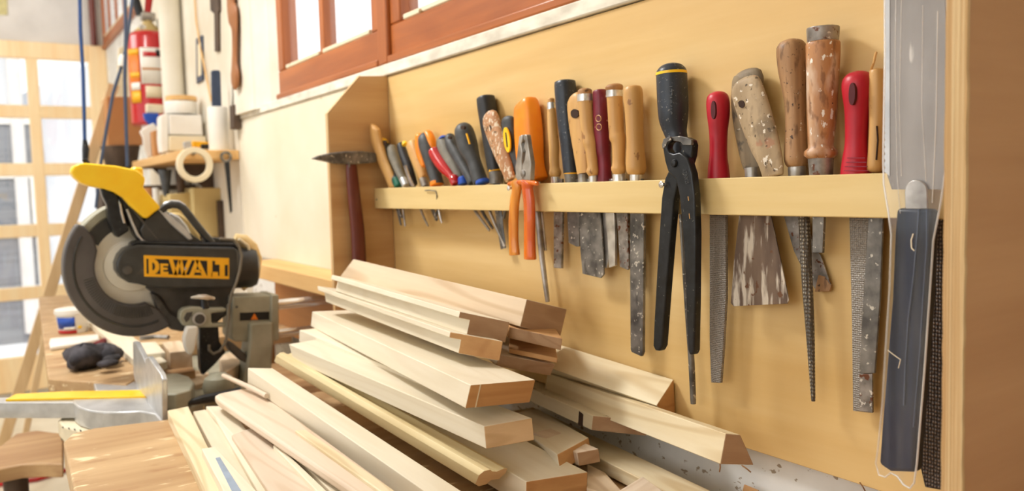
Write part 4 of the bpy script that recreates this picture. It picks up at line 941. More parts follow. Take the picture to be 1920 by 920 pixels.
slab('timber_strip', 'thin edge strip right of the wide pink board', [(512, 834), (520, 832), (640, 945), (618, 945)], .968, .010, 'beech')
slab('timber_board', 'narrow board between two thin gaps at the photo bottom', [(535, 836), (560, 832), (700, 950), (650, 950)], .966, .012, 'beech')
slab('timber_board', 'flat pinkish board with a rounded far tip left of the square pale board', [(403, 741), (410, 737), (455, 728), (478, 727), (800, 960), (700, 945), (537, 835), (408, 748)], [.985]*8, .014, 'beechpink', bevel=.004)
slab('timber_strip', 'yellowish strip lying on the bullnosed board', [(553, 806), (574, 805), (800, 960), (748, 945)], .990, .006, 'pine')
tag(mk('timber_stick', MB().tube([at(419, 704, 2, .998), at(474, 728, 2, .996), at(500, 742, 2, .995)], .0045, 10), M['beechpink'], smooth=True), 'thin round-ended stick at the far end of the square pale board', 'stick', 'flat lumber at the front of the pile')
slab('timber_block', 'pale angled offcut poking up at the photo bottom edge', [(1205, 892), (1250, 925), (1200, 945), (1150, 925)], .965, .03, 'beechpink', cat='block', group=G2)
slab('timber_block', 'tiny brown offcut at the foot of the plastered wall', [(1395, 906), (1424, 918), (1420, 930), (1390, 928)], .955, .02, 'endg', cat='block', group=G2)
slab('timber_board', 'dark-edged board in the shaded gap left of the grooved board', [(1100, 868), (1135, 885), (1180, 935), (1100, 915)], .948, .015, 'walnut', group=G2)
for i, (x, y, l) in enumerate(((520, 663, .03), (544, 652, .025))):
    pass
# debris hanging under the beam and board edges
for i, (a_, b_, lab) in enumerate((((1350, 868), (1349, 884), 'upright wood splinter under the left corner of the trapezoid beam end'), ((1391, 872), (1408, 885), 'slanting wood splinter under the right corner of the trapezoid beam end'), ((1612, 904), (1622, 920), 'curly splinter at the bottom edge of the yellow tool board'))):
    y = -.10 if i < 2 else -.006
    tag(mk('wood_splinter', MB().tube([at(*a_, 1, y), at((a_[0]+b_[0])/2+1, (a_[1]+b_[1])/2, 1, y-.002), at(*b_, 1, y)], .0008, 6), M['dirt'], smooth=True), lab, 'splinter')

# ================================================================ mitre saw
SX = -2.06
t = thing('mitre_saw', 'yellow and black sliding mitre saw standing behind the lumber pile', 'saw', (-2.08, -.35, .84))
def X(name, pts, x, th, mat, bevel=.0, par=None, seg=2): return mk(name, xplate(pts, x, th), M[mat], par or t, bevel=bevel, seg=seg)
cx, cy = 250, 499
# upper guard, disc, lower guard
X('upper_guard', arc(cx, cy, 122, 148, 20, 30)+arc(cx, cy, 103, 20, 148, 24), SX-.012, .07, 'castg', .004)
X('guard_opening', arc(cx, cy, 104, 150, 30, 24)+arc(cx, cy, 76, 30, 150, 24), SX-.0125, .02, 'sawblack', .001)
dsk = MB(); c0 = at(cx, cy, 0, SX-.014); rr = 96*dep(c0)/F
dsk.lathe(c0, (1, 0, 0), [(-.004, rr), (0, rr), (.0006, rr-.002), (.001, .02)], 64)
bl_ = mk('saw_disc', dsk, M['disc'], t, smooth=True)
mk('blade_flange', MB().lathe(at(246, 498, 0, SX-.013), (1, 0, 0), [(0, .060), (.006, .058), (.010, .045), (.012, .03)], 40), M['disc'], t, smooth=True)
gd = [(143, 423), (150, 424), (160, 432), (176, 450), (183, 458), (188, 478), (196, 488)]
outer = arc(cx-1, cy+1, 131, 142, 303, 44)
inner = arc(cx, cy, 72, 290, 175, 34)
X('lower_guard', outer+[(317, 603), (298, 580)]+inner+[(183, 470), (176, 445), (158, 424)], SX+.010, .055, 'guard', .006, seg=3)
rg = [(x, y) for x, y in arc(cx, cy, 112, 150, 295, 40)]
mk('guard_groove', MB().tube([at(x, y, 0, SX+.010) for x, y in rg], .0026, 8), M['sawblack'], t, smooth=True)
rg = [(x, y) for x, y in arc(cx, cy, 90, 190, 290, 40)]
for i in range(34):
    a = 196+i*2.9
    mk('guard_rib', MB().tube([at(cx+77*cos(R(a)), cy-77*sin(R(a)), 0, SX+.0105), at(cx+97*cos(R(a)), cy-97*sin(R(a)), 0, SX+.0105)], .0011, 6), M['sawblack'], t, smooth=True)
# gearcase below the cover
X('gear_case', [(268, 535), (440, 535), (438, 560), (425, 590), (400, 612), (340, 620), (322, 598), (300, 560)], SX-.004, .09, 'dcast', .006)
X('link_arm', [(282, 548), (296, 552), (322, 588), (340, 596), (352, 604), (345, 622), (320, 618), (300, 590)], SX+.006, .02, 'dcast', .005)
# belt cover
cov = [(248, 461), (258, 458), (440, 463), (447, 470), (449, 500), (446, 530), (438, 541), (300, 541), (280, 538), (262, 533), (242, 530), (228, 521), (219, 508), (218, 494), (224, 478), (234, 467)]
cv = X('belt_cover', cov, SX+.052, .06, 'sawblack', .010, seg=4)
X('cover_seam', [(246, 457), (256, 451), (440, 456), (448, 462), (448, 468), (440, 463), (258, 458), (248, 463)], SX+.046, .05, 'blackm', .003)
mk('cover_bolt', MB().lathe(at(239, 506, 0, SX+.052), (1, 0, 0), [(0, .010), (.003, .010), (.004, .007), (.004, 0)], 20), M['dcast'], t, smooth=True)
mk('cover_screw', MB().lathe(at(347, 503, 0, SX+.0535), (1, 0, 0), [(0, .003), (.002, .003), (.0022, 0)], 12), M['bright'], t, smooth=True)
# name plate
NPQ = [(269.5, 478.2), (429.7, 483.6), (429.7, 523), (270.4, 518.3)]
def npq(u, v):
    a_ = [NPQ[0][i]+(NPQ[1][i]-NPQ[0][i])*u for i in (0, 1)]; b_ = [NPQ[3][i]+(NPQ[2][i]-NPQ[3][i])*u for i in (0, 1)]
    return (a_[0]+(b_[0]-a_[0])*v, a_[1]+(b_[1]-a_[1])*v)
def np_poly(name, pts, x, mat, par): return mk(name, xplate([npq(*p) for p in pts], x, .0008), M[mat], par)
xl = SX+.0528
pl_ = mk('name_plate', xplate([npq(0, 0), npq(1, 0), npq(1, 1), npq(0, 1)], xl, .001), M['yell2'], t)
np_poly('plate_field', [(.03, .16), (.985, .16), (.985, .86), (.03, .86)], xl+.0004, 'black', pl_)
def letter(polys):
    mb = MB()
    for pts in polys:
        P = xplate([npq(*p) for p in pts], xl+.0010, .0008); mb.add(P.v, P.f)
    mk('letter', mb, M['yell2'], pl_)
T0, T1 = .15, .88
def seg_strip(o, i_):   # ring letter halves as quads
    return [[o[k], o[k+1], i_[k+1], i_[k]] for k in range(len(o)-1)]
# D
o_ = [(.055, T0), (.12, T0), (.155, .24), (.178, .38), (.18, .51), (.178, .64), (.155, .78), (.12, T1), (.055, T1)]
i_ = [(.098, .33), (.112, .33), (.122, .38), (.130, .44), (.131, .51), (.130, .58), (.122, .64), (.112, .69), (.098, .69)]
letter(seg_strip(o_, i_)+[[(.055, T0), (.098, .33), (.098, .69), (.055, T1)]])
# e as small capital
letter([[(.192, .36), (.228, .36), (.228, T1), (.192, T1)], [(.228, .36), (.284, .36), (.284, .47), (.228, .47)], [(.228, .55), (.276, .55), (.276, .65), (.228, .65)], [(.228, .74), (.286, .74), (.286, T1), (.228, T1)]])
# W
letter([[(.292, T0), (.342, T0), (.392, T1), (.346, T1)], [(.346, T1), (.392, T1), (.436, T0+.04), (.404, T0+.04)], [(.404, T0), (.448, T0), (.486, T1), (.444, T1)], [(.444, T1), (.486, T1), (.566, T0), (.516, T0)]])
# A
letter([[(.604, T0), (.650, T0), (.584, T1), (.532, T1)], [(.604, T0), (.652, T0), (.736, T1), (.680, T1)], [(.586, .60), (.672, .60), (.684, .73), (.576, .73)]])
# L
letter([[(.744, T0), (.802, T0), (.802, T1), (.744, T1)], [(.792, .68), (.868, .68), (.868, T1), (.792, T1)]])
# T
letter([[(.836, T0), (.994, T0), (.994, .33), (.836, .33)], [(.888, .33), (.948, .33), (.948, T1), (.888, T1)]])
# motor end, strap and dust bag ring
mk('motor_end', MB().lathe(at(430, 502, 0, SX-.03), (.15, 1, -.02), [(0, .052), (.05, .052), (.064, .046), (.07, .03), (.071, 0)], 32), M['sawblack'], t, smooth=True)
tor = []
mk('dust_bag_collar', MB().tube([at(x, y, 0, SX-.02) for x, y in [(440, 446), (456, 450), (470, 464), (478, 486), (476, 508), (466, 526), (452, 540)]], [.012, .016, .018, .018, .016, .014, .010], 14), M['cloth'], t, smooth=True)
mk('collar_seam', MB().tube([at(x, y, 0, SX-.0) for x, y in [(448, 448), (464, 460), (472, 484), (466, 510), (450, 530)]], .004, 10), M['oldwhite'], t, smooth=True)
# arm and handle
X('arm', [(275, 409), (297, 390), (318, 405), (350, 432), (386, 457), (316, 459), (270, 455), (262, 430)], SX+.030, .045, 'sawblack', .004)
X('arm_edge', [(293, 388), (300, 388), (352, 432), (362, 448), (354, 450), (320, 420)], SX+.034, .02, 'alu', .002)
X('frame_web', [(214, 352), (236, 360), (262, 398), (284, 425), (300, 455), (262, 455), (250, 440), (238, 410), (226, 380)], SX+.016, .02, 'sawblack', .003)
mk('frame_edge', MB().tube([at(x, y, 0, SX+.030) for x, y in [(238, 392), (248, 418), (258, 440), (268, 452), (285, 455), (448, 461)]], .0028, 8), M['alu'], t, smooth=True)
mk('frame_strut', MB().tube([at(x, y, 0, SX+.028) for x, y in [(224, 366), (252, 396), (278, 428), (300, 455)]], .0026, 8), M['dcast'], t, smooth=True)
X('trigger_lever', [(188, 352), (205, 354), (222, 366), (224, 388), (238, 420), (243, 432), (222, 446), (215, 440), (204, 415), (201, 385), (192, 366)], SX+.030, .035, 'blackm', .004)
mk('lever_pin', MB().tube([at(225, 382, 0, SX+.03), at(228, 400, 0, SX+.03), at(233, 418, 0, SX+.03)], .003, 8), M['chrome'], t, smooth=True)
hdl = [(134, 318), (138, 311), (150, 306), (162, 305), (190, 308), (216, 310), (240, 315), (256, 318), (266, 325), (273, 334), (271, 346), (268, 350), (300, 386), (302, 390), (290, 398), (276, 410), (270, 408), (258, 398), (242, 384), (230, 370), (214, 360), (196, 354), (170, 349), (152, 343), (140, 333), (134, 324)]
X('handle', hdl, SX+.046, .052, 'yellow', .013, seg=5)
mk('handle_button', MB().lathe(at(256, 320, 0, SX+.02), (0, 0, 1), [(-.01, .014), (.004, .014), (.008, .010), (.009, 0)], 20), M['yellow'], t, smooth=True)
mk('plug', MB().tube([at(158, 298, 0, SX+.02), at(165, 308, 0, SX+.02)], .006, 10), M['blackm'], t, smooth=True)
# carrying handle loop
lo = [(302, 392), (310, 383), (322, 379), (334, 380), (344, 386), (352, 396), (366, 414), (382, 434), (398, 452)]
mk('carry_handle', MB().tube([at(x, y+4, 0, SX+.028) for x, y in lo], [.009]*9, 12), M['sawblack'], t, smooth=True)
mk('carry_handle_top', MB().tube([at(x, y, 0, SX+.026) for x, y in lo], [.006]*9, 12), M['alu'], t, smooth=True)
mk('motor_guard', MB().tube([at(x, y, 0, SX-.0) for x, y in [(317, 403), (330, 410), (344, 426), (354, 444), (358, 456)]], [.007, .009, .009, .008, .007], 12), M['alu'], t, smooth=True)
X('motor_housing', [(318, 402), (336, 398), (356, 412), (372, 436), (380, 456), (350, 458), (335, 430)], SX-.02, .07, 'card2', .006)
X('switch_bracket', [(385, 448), (396, 444), (412, 446), (424, 446), (440, 450), (450, 458), (450, 462), (386, 460)], SX+.028, .04, 'sawblack', .003)
# cables
mk('cable', MB().tube([at(x, y, 0, SX+.062) for x, y in [(412, 447), (438, 449), (448, 462), (453, 480), (450, 505), (443, 530), (434, 550), (429, 575), (428, 600)]], .0032, 8), M['cable'], t, smooth=True)
mk('cable', MB().tube([at(x, y, 0, SX+.070) for x, y in [(428, 570), (427, 610), (424, 640), (412, 658), (400, 663), (392, 656), (392, 646)]], .0034, 8), M['cable'], t, smooth=True)
# depth stop bracket and knobs
brk = X('stop_bracket', [(337, 598), (338, 585), (345, 578), (360, 575), (400, 577), (424, 577), (425, 584), (406, 586), (396, 587), (397, 606), (424, 606), (423, 613), (395, 614), (360, 614), (345, 611)], SX+.070, .03, 'castg', .003)
X('bracket_recess', [(345, 596), (350, 586), (362, 584), (360, 590), (354, 600), (349, 604)], SX+.0715, .004, 'dcast', .001, par=brk)
mk('stop_bolt', MB().lathe(at(373, 597, 0, SX+.070), (1, 0, 0), [(-.01, .013), (.006, .013), (.010, .011), (.010, .005), (.012, .005), (.012, 0)], 24), M['dcast'], t, smooth=True)
mk('bolt_ring', MB().lathe(at(373, 597, 0, SX+.076), (1, 0, 0), [(0, .015), (.003, .015), (.003, .011)], 24), M['alu'], t, smooth=True)
mk('wing_knob', MB().tube([at(358, 558, 0, SX+.06), at(372, 556, 0, SX+.064), at(384, 557, 0, SX+.064), at(402, 559, 0, SX+.06)], [.003, .006, .008, .004], 10), M['bright'], t, smooth=True)
mk('knob_post', MB().tube([at(380, 556, 0, SX+.062), at(383, 568, 0, SX+.062), at(384, 578, 0, SX+.062)], [.006, .009, .011], 12), M['blackm'], t, smooth=True)
# slide carriage with tubes
bx = X('slide_carriage', [(436, 556), (519, 553), (522, 556), (522, 636), (512, 640), (440, 640), (434, 632)], SX+.036, .09, 'castg', .006)
X('carriage_flange', [(508, 552), (523, 552), (524, 638), (508, 640)], SX+.042, .10, 'castg', .004)
lb_ = X('warning_label', [(450, 586), (505, 584), (505, 599), (450, 601)], SX+.0372, .001, 'black')
X('warning_triangle', [(477, 587), (484, 599), (470, 599)], SX+.0378, .0006, 'oryel', par=lb_)
for p_ in ((444, 575), (510, 573)):
    mk('carriage_screw', MB().lathe(at(p_[0], p_[1], 0, SX+.037), (1, 0, 0), [(0, .003), (.002, .003), (.002, 0)], 12), M['dcast'], bx, smooth=True)
for py_, r_ in ((571, .013), (625, .011)):
    a_ = at(520, py_, 0, SX-.01)
    mk('slide_tube', MB().lathe(a_, (0, 1, 0), [(0, r_), (.165, r_)], 28), M['chrome'], t, smooth=True)
X('support_column', [(468, 605), (512, 603), (514, 640), (510, 690), (512, 740), (452, 740), (462, 690), (468, 640)], SX+.05, .07, 'castg', .006)
X('front_leg', [(374, 610), (410, 612), (412, 640), (424, 660), (402, 684), (381, 704), (376, 690), (374, 650)], SX+.052, .03, 'blackm', .003)
X('tilt_arm', [(424, 640), (436, 642), (466, 668), (470, 684), (452, 676), (430, 656)], SX+.04, .03, 'dcast', .003)
X('base', [(262, 700), (515, 700), (522, 742), (540, 830), (110, 830), (112, 786), (200, 790), (262, 760)], SX+.03, .20, 'castg', .006) if False else None
# turntable, fence, base
TZ = at(215, 745, 2, .926).z
c = at(222, 742, 2, TZ)
tt = [at(x, y, 2, TZ) for x, y in [(136, 747), (142, 738), (160, 733), (190, 731), (240, 730), (300, 730), (304, 790), (290, 775), (262, 770), (231, 772), (196, 772), (168, 769), (148, 763), (138, 755)]]
mk('turntable', MB().prism(tt, (0, 0, -.040)), M['alu'], t, bevel=.003)
arm_ = [at(x, y, 2, TZ+.001) for x, y in [(-80, 752), (140, 752), (262, 747), (275, 744), (275, 734), (130, 735), (12, 741), (-80, 745)]]
mk('extension_arm', MB().prism([at(x, y, 2, TZ-.001) for x, y in [(-80, 754), (138, 754), (145, 756), (145, 742), (-80, 746)]], (0, 0, -.034)), M['alu'], t, bevel=.002)
mk('kerf_plate', MB().prism([at(x, y, 2, TZ+.004) for x, y in [(10, 748), (275, 742), (277, 730), (120, 733), (30, 738)]], (0, 0, -.005)), M['yellow'], t, bevel=.001)
mk('far_table', MB().prism([at(x, y, 2, TZ+.001) for x, y in [(172, 707), (246, 700), (262, 730), (180, 733)]], (0, 0, -.035)), M['alu'], t, bevel=.003)
mk('base', MB().prism([at(x, y, 2, TZ-.042) for x, y in [(110, 786), (150, 776), (310, 780), (520, 700), (460, 640), (300, 650), (200, 730)]], (0, 0, -.048)), M['castg'], t, bevel=.004)
sc_pl = mk('scale_ring', MB().prism([at(x, y, 2, TZ-.041) for x, y in [(108, 787), (150, 782), (225, 790), (210, 812), (165, 812), (120, 800)]], (0, 0, -.034)), M['offwhite'], t, bevel=.003)
for i in range(6):
    a_ = at(118+i*11, 801+i*2.0, 2, TZ-.0405); 
    mk('scale_tick', MB().box((a_.x-.006, a_.y-.0012, a_.z), (a_.x+.006, a_.y+.0012, a_.z+.0008)), M['black'], sc_pl)
# fence plates stand along X: traced on a plane of constant Y
fy = at(290, 770, 2, TZ).y
def F_(name, pts, y, th, mat): return mk(name, MB().prism([at(px, py, 1, y) for px, py in pts], (0, th, 0)), M[mat], t, bevel=.002)
F_('fence', [(272, 672), (278, 668), (300, 700), (304, 712), (304, 796), (280, 780), (274, 740)], fy, .010, 'alu')
fy2 = at(262, 735, 2, TZ).y
F_('fence', [(249, 640), (254, 641), (268, 668), (274, 684), (275, 745), (258, 735), (250, 700)], fy2, .010, 'alu')
tb = [at(x, y, 2, TZ) for x, y in [(304, 700), (335, 699), (355, 705), (364, 716), (358, 730), (330, 738), (304, 738)]]
mk('right_table', MB().prism(tb, (0, 0, -.035)), M['castg'], t, bevel=.004)
mk('mitre_knob', MB().lathe(at(410, 722, 0, SX+.14), (0, 0, 1), [(-.035, .02), (-.02, .032), (.0, .036), (.018, .030), (.028, .016), (.030, 0)], 28), M['castg'], t, smooth=True)
mk('lock_lever', MB().tube([at(350, 756, 0, SX+.2), at(380, 748, 0, SX+.2), at(420, 742, 0, SX+.2), at(450, 735, 0, SX+.19)], [.006, .010, .012, .012], 10), M['blackm'], t, smooth=True)
# white rag
rg_ = MB(); rgp = [(350, 612), (372, 611), (372, 625), (369, 640), (366, 655), (360, 667), (352, 664), (346, 650), (344, 634)]
tag(mk('rag', xplate(rgp, SX+.085, .022), M['white'], bevel=.007, seg=3), 'white rag tucked behind the black bracket of the saw', 'rag')

# offcuts near the saw
def blk(label, pts, z, h, mat='beech', emat=None, name='wood_offcut', bevel=.0015):
    return tag(mk(name, zplate(pts, z, h), M[mat], bevel=bevel), label, 'offcut', 'offcuts lying around the saw base')
blk('pale square offcut left of the dark gap behind the fence', [(262, 642), (292, 640), (310, 660), (270, 664)], .960, .05)
blk('tan offcut right of the dark gap behind the fence', [(304, 641), (338, 638), (360, 656), (318, 660)], .958, .05, 'walnut')
blk('long flat brown offcut under the two small blocks', [(262, 684), (350, 676), (366, 694), (276, 706)], .915, .02, 'brownslab')
blk('brown offcut beside the black saw leg', [(410, 668), (440, 655), (452, 680), (420, 700)], .925, .04, 'walnut')
blk('flat tan offcut between the fence and the knob', [(330, 745), (372, 738), (384, 760), (340, 768)], .875, .02, 'ash')
blk('brown scrap of board below the black saw leg', [(350, 700), (385, 690), (400, 712), (366, 722)], .895, .03, 'walnut')
tag(mk('hinge_bracket', MB().tube([at(262, 634, 2, .965), at(290, 631, 2, .965), at(316, 632, 2, .966)], .006, 8), M['steel'], smooth=True), 'small steel pin lying on the offcuts under the guard', 'pin')

# things on the far bench
def onz(px, py, z): return at(px, py, 2, z)
p = onz(138, 622, BZ)
t = thing('plastic_tub', 'white plastic tub with a blue label and red base on the far bench', 'tub', p)
s_ = dep(p)/F
mk('tub_body', MB().lathe(p, (0, 0, 1), [(0, 22*s_), (.001, 24*s_), (36*s_, 28*s_)], 32), M['white'], t, smooth=True)
mk('lid', MB().lathe(p+Vector((0, 0, 36*s_)), (0, 0, 1), [(0, 30*s_), (8*s_, 30*s_), (9*s_, 28*s_), (9*s_, 0)], 32), M['white'], t, smooth=True)
def wrap(name, par, c_, z0, z1, r0, r1, a0, a1, mat, n=14):
    mb = MB(); V = []
    for i in range(n+1):
        a = R(a0+(a1-a0)*i/n); V += [(c_.x+r0*cos(a), c_.y+r0*sin(a), z0), (c_.x+r1*cos(a), c_.y+r1*sin(a), z1)]
    mb.add(V, [(2*i, 2*i+2, 2*i+3, 2*i+1) for i in range(n)])
    o = mk(name, mb, M[mat], par, smooth=True); sm = o.modifiers.new('solid', 'SOLIDIFY'); sm.thickness = .0008; sm.offset = 1
    return o
wrap('blue_label', t, p, p.z+10*s_, p.z+31*s_, 25.6*s_, 27.8*s_, -72, 2, 'blue')
wrap('red_base', t, p, p.z+.001, p.z+7*s_, 24.6*s_, 25.4*s_, -82, 8, 'redpaint')
wrap('white_flash', t, p, p.z+8*s_, p.z+13*s_, 26*s_, 26.6*s_, -40, 2, 'white')
wrap('yellow_dot', t, p, p.z+9*s_, p.z+14*s_, 26*s_, 26.6*s_, 12, 26, 'yellow')
tag(mk('paint_stirrer', MB().prism([onz(x, y, BZ+.012) for x, y in [(92, 640), (94, 634), (184, 626), (186, 634), (150, 642), (94, 650)]], (0, 0, -.011)), M['white'], bevel=.003), 'white flat stick lying in front of the tub', 'stick')
t = thing('glove', 'pair of crumpled dark grey gloves on the end of the far bench', 'gloves', onz(175, 690, BZ))
def lump(name, cx_, cy_, rx, ry, hz, seed, par, mat='glove'):
    rnd = random.Random(seed); c_ = onz(cx_, cy_, BZ+hz*.5); sx = rx*dep(c_)/F; rings_ = []
    ph = [rnd.uniform(0, 6) for _ in range(6)]
    for i in range(9):
        th_ = pi*i/8; row = []
        for j in range(20):
            a = 2*pi*j/20; q_ = 1+.16*sin(3*a+ph[0]+i*.5)+.10*sin(5*a+ph[1])+.08*sin(7*a+ph[2]-i)
            row.append(c_+Vector((ry*sin(th_)*cos(a)*q_, sx*sin(th_)*sin(a)*q_, hz*.5*cos(th_)*(1+.15*sin(4*a+ph[3])))))
        rings_.append(row)
    return mk(name, MB().rings(rings_), M[mat], par, smooth=True, autos=180)
lump('crumpled_palm', 158, 668, 34, .050, .060, 1, t)
lump('crumpled_palm', 196, 664, 30, .045, .050, 2, t)
lump('cuff', 146, 680, 20, .035, .035, 3, t)
for i, (x, y, x2, y2) in enumerate(((200, 676, 226, 668), (190, 684, 218, 680), (180, 650, 210, 652))):
    mk('finger', sweep([(x, y, 8), ((x+x2)/2, (y+y2)/2-2, 8), (x2, y2, 6)], 2, BZ+.022, flat=.8, cap1=1), M['glove'], t, smooth=True)
t = thing('small_brush', 'red handled small tool lying behind the gloves', 'tool', onz(185, 645, BZ))
mk('handle', MB().tube([onz(170, 649, BZ+.008), onz(196, 638, BZ+.008)], [.006, .008], 10), M['maroon'], t, smooth=True)
mk('tip', MB().tube([onz(196, 638, BZ+.008), onz(204, 634, BZ+.008)], [.006, .003], 10), M['alu'], t, smooth=True)
tag(mk('marker_pen', MB().tube([onz(205, 650, BZ+.007), onz(216, 643, BZ+.007)], .006, 10), M['white'], smooth=True), 'short white stub lying right of the red handled tool', 'pen')

# ================================================================ far corner
# leaning planks
def lean(label, a0, a1, w_, x, mat='oak', th=.02):
    d = Vector((a1[0]-a0[0], a1[1]-a0[1])).normalized(); n_ = Vector((-d.y, d.x))*w_/2
    return tag(mk('leaning_plank', xplate([(a0[0]+n_.x, a0[1]+n_.y), (a1[0]+n_.x, a1[1]+n_.y), (a1[0]-n_.x, a1[1]-n_.y), (a0[0]-n_.x, a0[1]-n_.y)], x, th), M[mat], bevel=.003), label, 'plank', 'planks leaning between the bench and the glazed door')
lean('wide pale plank leaning diagonally in front of the glazed door', (214, 158), (-6, 870), 22, -4.30)
lean('short narrow pale plank leaning on the far bench front beside the wide diagonal one', (98, 560), (22, 948), 12, -4.16)
# hanging cords
cords = []
def cord(label, pts, x, r, mat, end=None):
    t = thing('hanging_cord', label, 'cord', at(pts[-1][0], pts[-1][1], 0, x), 'cords hanging from the ceiling near the saw')
    top = at(pts[0][0], pts[0][1], 0, x); pp = [Vector((top.x, top.y, 3.19))]+[at(a, b, 0, x) for a, b in pts]
    mk('cord', MB().tube(pp, r, 8), M[mat], t, smooth=True)
    cords.append(t)
    if end: mk('plug', MB().tube([at(a, b, 0, x) for a, b in end], [.006, .011, .009], 10), M['blackm'], t, smooth=True)
cord('bright blue cord hanging left of the saw handle', [(149, -30), (151, 60), (156, 140), (158, 220), (159, 268)], -2.9, .0055, 'bcable', [(159, 262), (161, 280), (160, 300)])
cord('navy cord hanging straight down in front of the cardboard box', [(234, -30), (236, 60), (234, 150), (236, 220), (239, 312)], -2.9, .0055, 'ncable')
cord('navy cord slanting down to the left past the red extinguisher', [(252, -30), (244, 30), (236, 90), (226, 130), (212, 175), (200, 240), (190, 300), (180, 390)], -3.1, .0055, 'ncable')
mk('cord_tag', MB().tube([at(231, 103, 0, -3.09), at(229, 113, 0, -3.09), at(227, 124, 0, -3.09)], [.010, .013, .010], 10), M['white'], cords[-1], smooth=True)
tag(mk('tan_rope', MB().tube([at(x, y, 1, -.012) for x, y in [(364, -20), (368, 40), (376, 90), (386, 140), (396, 190)]], .004, 8), M['shelf'], smooth=True), 'thin tan cord hanging on the wall above the shelf', 'cord')

# fire extinguisher
ex = -3.95; c = at(286, 150, 0, ex); s_ = dep(c)/F
base = at(289, 236, 0, ex); R0 = 38.5*s_
t = thing('fire_extinguisher', 'red fire extinguisher with white and yellow labels on the far wall', 'fire extinguisher', base)
H = (at(286, 62, 0, ex).z-base.z)
mk('cylinder', MB().lathe(base, (0, 0, 1), [(0, R0*.9), (.01, R0), (H-R0*.30, R0), (H-R0*.15, R0*.93), (H, R0*.70)], 40), M['redpaint'], t, smooth=True)
tp = base+Vector((0, 0, H))
mk('shoulder', MB().lathe(tp-Vector((0, 0, R0*.02)), (0, 0, 1), [(0, R0*.72), (R0*.28, R0*.42), (R0*.48, R0*.22), (R0*.75, R0*.18)], 28), M['card2'], t, smooth=True)
mk('valve', MB().box((tp.x-.02, tp.y-.03, tp.z+R0*.55), (tp.x+.02, tp.y+.03, tp.z+R0*.95)), M['steel'], t, bevel=.005)
mk('gauge', MB().lathe(at(267, 52, 0, ex+.04), (1, 0, 0), [(0, .014), (.01, .014), (.012, 0)], 16), M['bright'], t, smooth=True)
mk('lever', MB().tube([tp+Vector((0, .0, R0*.9)), tp+Vector((0, .01, R0*1.6)), tp+Vector((0, .04, R0*2.6))], [.014, .016, .012], 10), M['redpaint'], t, smooth=True)
mk('hose', MB().tube([tp+Vector((0, -.03, R0*.8)), tp+Vector((.0, -.05, R0*1.8)), tp+Vector((0, -.03, R0*2.8))], .018, 10), M['blackm'], t, smooth=True)
mk('wall_bracket', MB().box((tp.x-.03, tp.y+.04, tp.z+R0*.25), (tp.x+.02, -.003, tp.z+R0*.75)), M['castg'], t, bevel=.004)
def ang(px): # angle round the cylinder facing a pixel column
    return math.degrees(math.asin(max(-1, min(1, (px-286)/38))))
def lab(name, x0, x1, y0, y1, mat, r=1.008):
    z0, z1 = at(286, y1, 0, ex+R0).z, at(286, y0, 0, ex+R0).z
    wrap(name, t, base, z0, z1, R0*r, R0*r, ang(x0)-4, ang(x1)-4, mat, 10)
lab('white_label', 266, 305, 89, 157, 'white'); lab('small_white_label', 272, 304, 161, 183, 'offwhite')
lab('side_label', 249, 264, 90, 192, 'oryel'); lab('yellow_band', 249, 264, 91, 102, 'yell2', 1.012); lab('yellow_band', 250, 264, 135, 144, 'yell2', 1.012)
lab('yellow_band', 251, 264, 170, 192, 'yell2', 1.012); lab('pale_band', 251, 264, 154, 168, 'white', 1.013)
lab('red_print', 271, 300, 97, 106, 'redpaint', 1.014); lab('dark_print', 292, 301, 93, 105, 'black', 1.015); lab('print_line', 268, 303, 127, 131, 'card', 1.014)

# shelf on the wall beyond the painted panel
t = thing('wall_shelf', 'light wooden shelf on the far wall loaded with tubs and boxes', 'shelf', at(420, 300, 0, -3.1))
XSH = at(449, 290, 1, -.003).x
zs = at(400, 281, 0, XSH).z
ya = at(338, 290, 0, XSH).y
mk('shelf_board', MB().box((-4.0, ya, zs-.034), (XSH, -.003, zs)), M['shelf'], t, bevel=.004)
mk('shelf_bracket', MB().prism([(-3.4, -.003, zs-.034), (-3.4, -.13, zs-.034), (-3.4, -.003, zs-.17)], (.02, 0, 0)), M['brown'], t)
mk('shelf_bracket', MB().prism([(-3.95, -.003, zs-.034), (-3.95, -.13, zs-.034), (-3.95, -.003, zs-.17)], (.02, 0, 0)), M['brown'], t)
def cyl(name, label, cat, px0, px1, py0, py1, x, mat, taper=1., group=None, lidm=None, on=None):
    b_ = at((px0+px1)/2, py1, 0, x); tz = at((px0+px1)/2, py0, 0, x).z; r = (px1-px0)/2*dep(b_)/F
    if on is not None: b_.z = on
    o = tag(mk(name, MB().lathe(b_, (0, 0, 1), [(0, r*taper*.97), (.003, r*taper), (tz-b_.z-.003, r), (tz-b_.z, r*.97), (tz-b_.z+.0005, 0)], 28), M[mat], smooth=True), label, cat, group)
    return o
XC = at(411, 240, 1, -.052).x
cyl('white_canister', 'tall pale grey cylinder at the near end of the wall shelf', 'canister', 393, 430, 201, 278, XC, 'white', on=zs+.001)
p = at(405, 200, 0, -3.34)
tag(mk('blue_file_tool', MB().prism([at(x, y, 0, XC+.006) for x, y in [(396, 133), (401, 131), (410, 131), (414, 134), (416, 201), (398, 201)]], (-.012, 0, 0)), M['ncable'], bevel=.004), 'blue-grey flat tool standing in the pale cylinder', 'tool')
def bx2(name, label, cat, pts, x, th, mat, bev=.004, group=None):
    return tag(mk(name, xplate(pts, x, th), M[mat], bevel=bev), label, cat, group)
GS = 'things piled on the wall shelf'
bx2('white_carton', 'square white carton in the middle of the shelf', 'carton', [(317, 214), (378, 216), (381, 254), (318, 252)], -3.45, .12, 'white', group=GS)
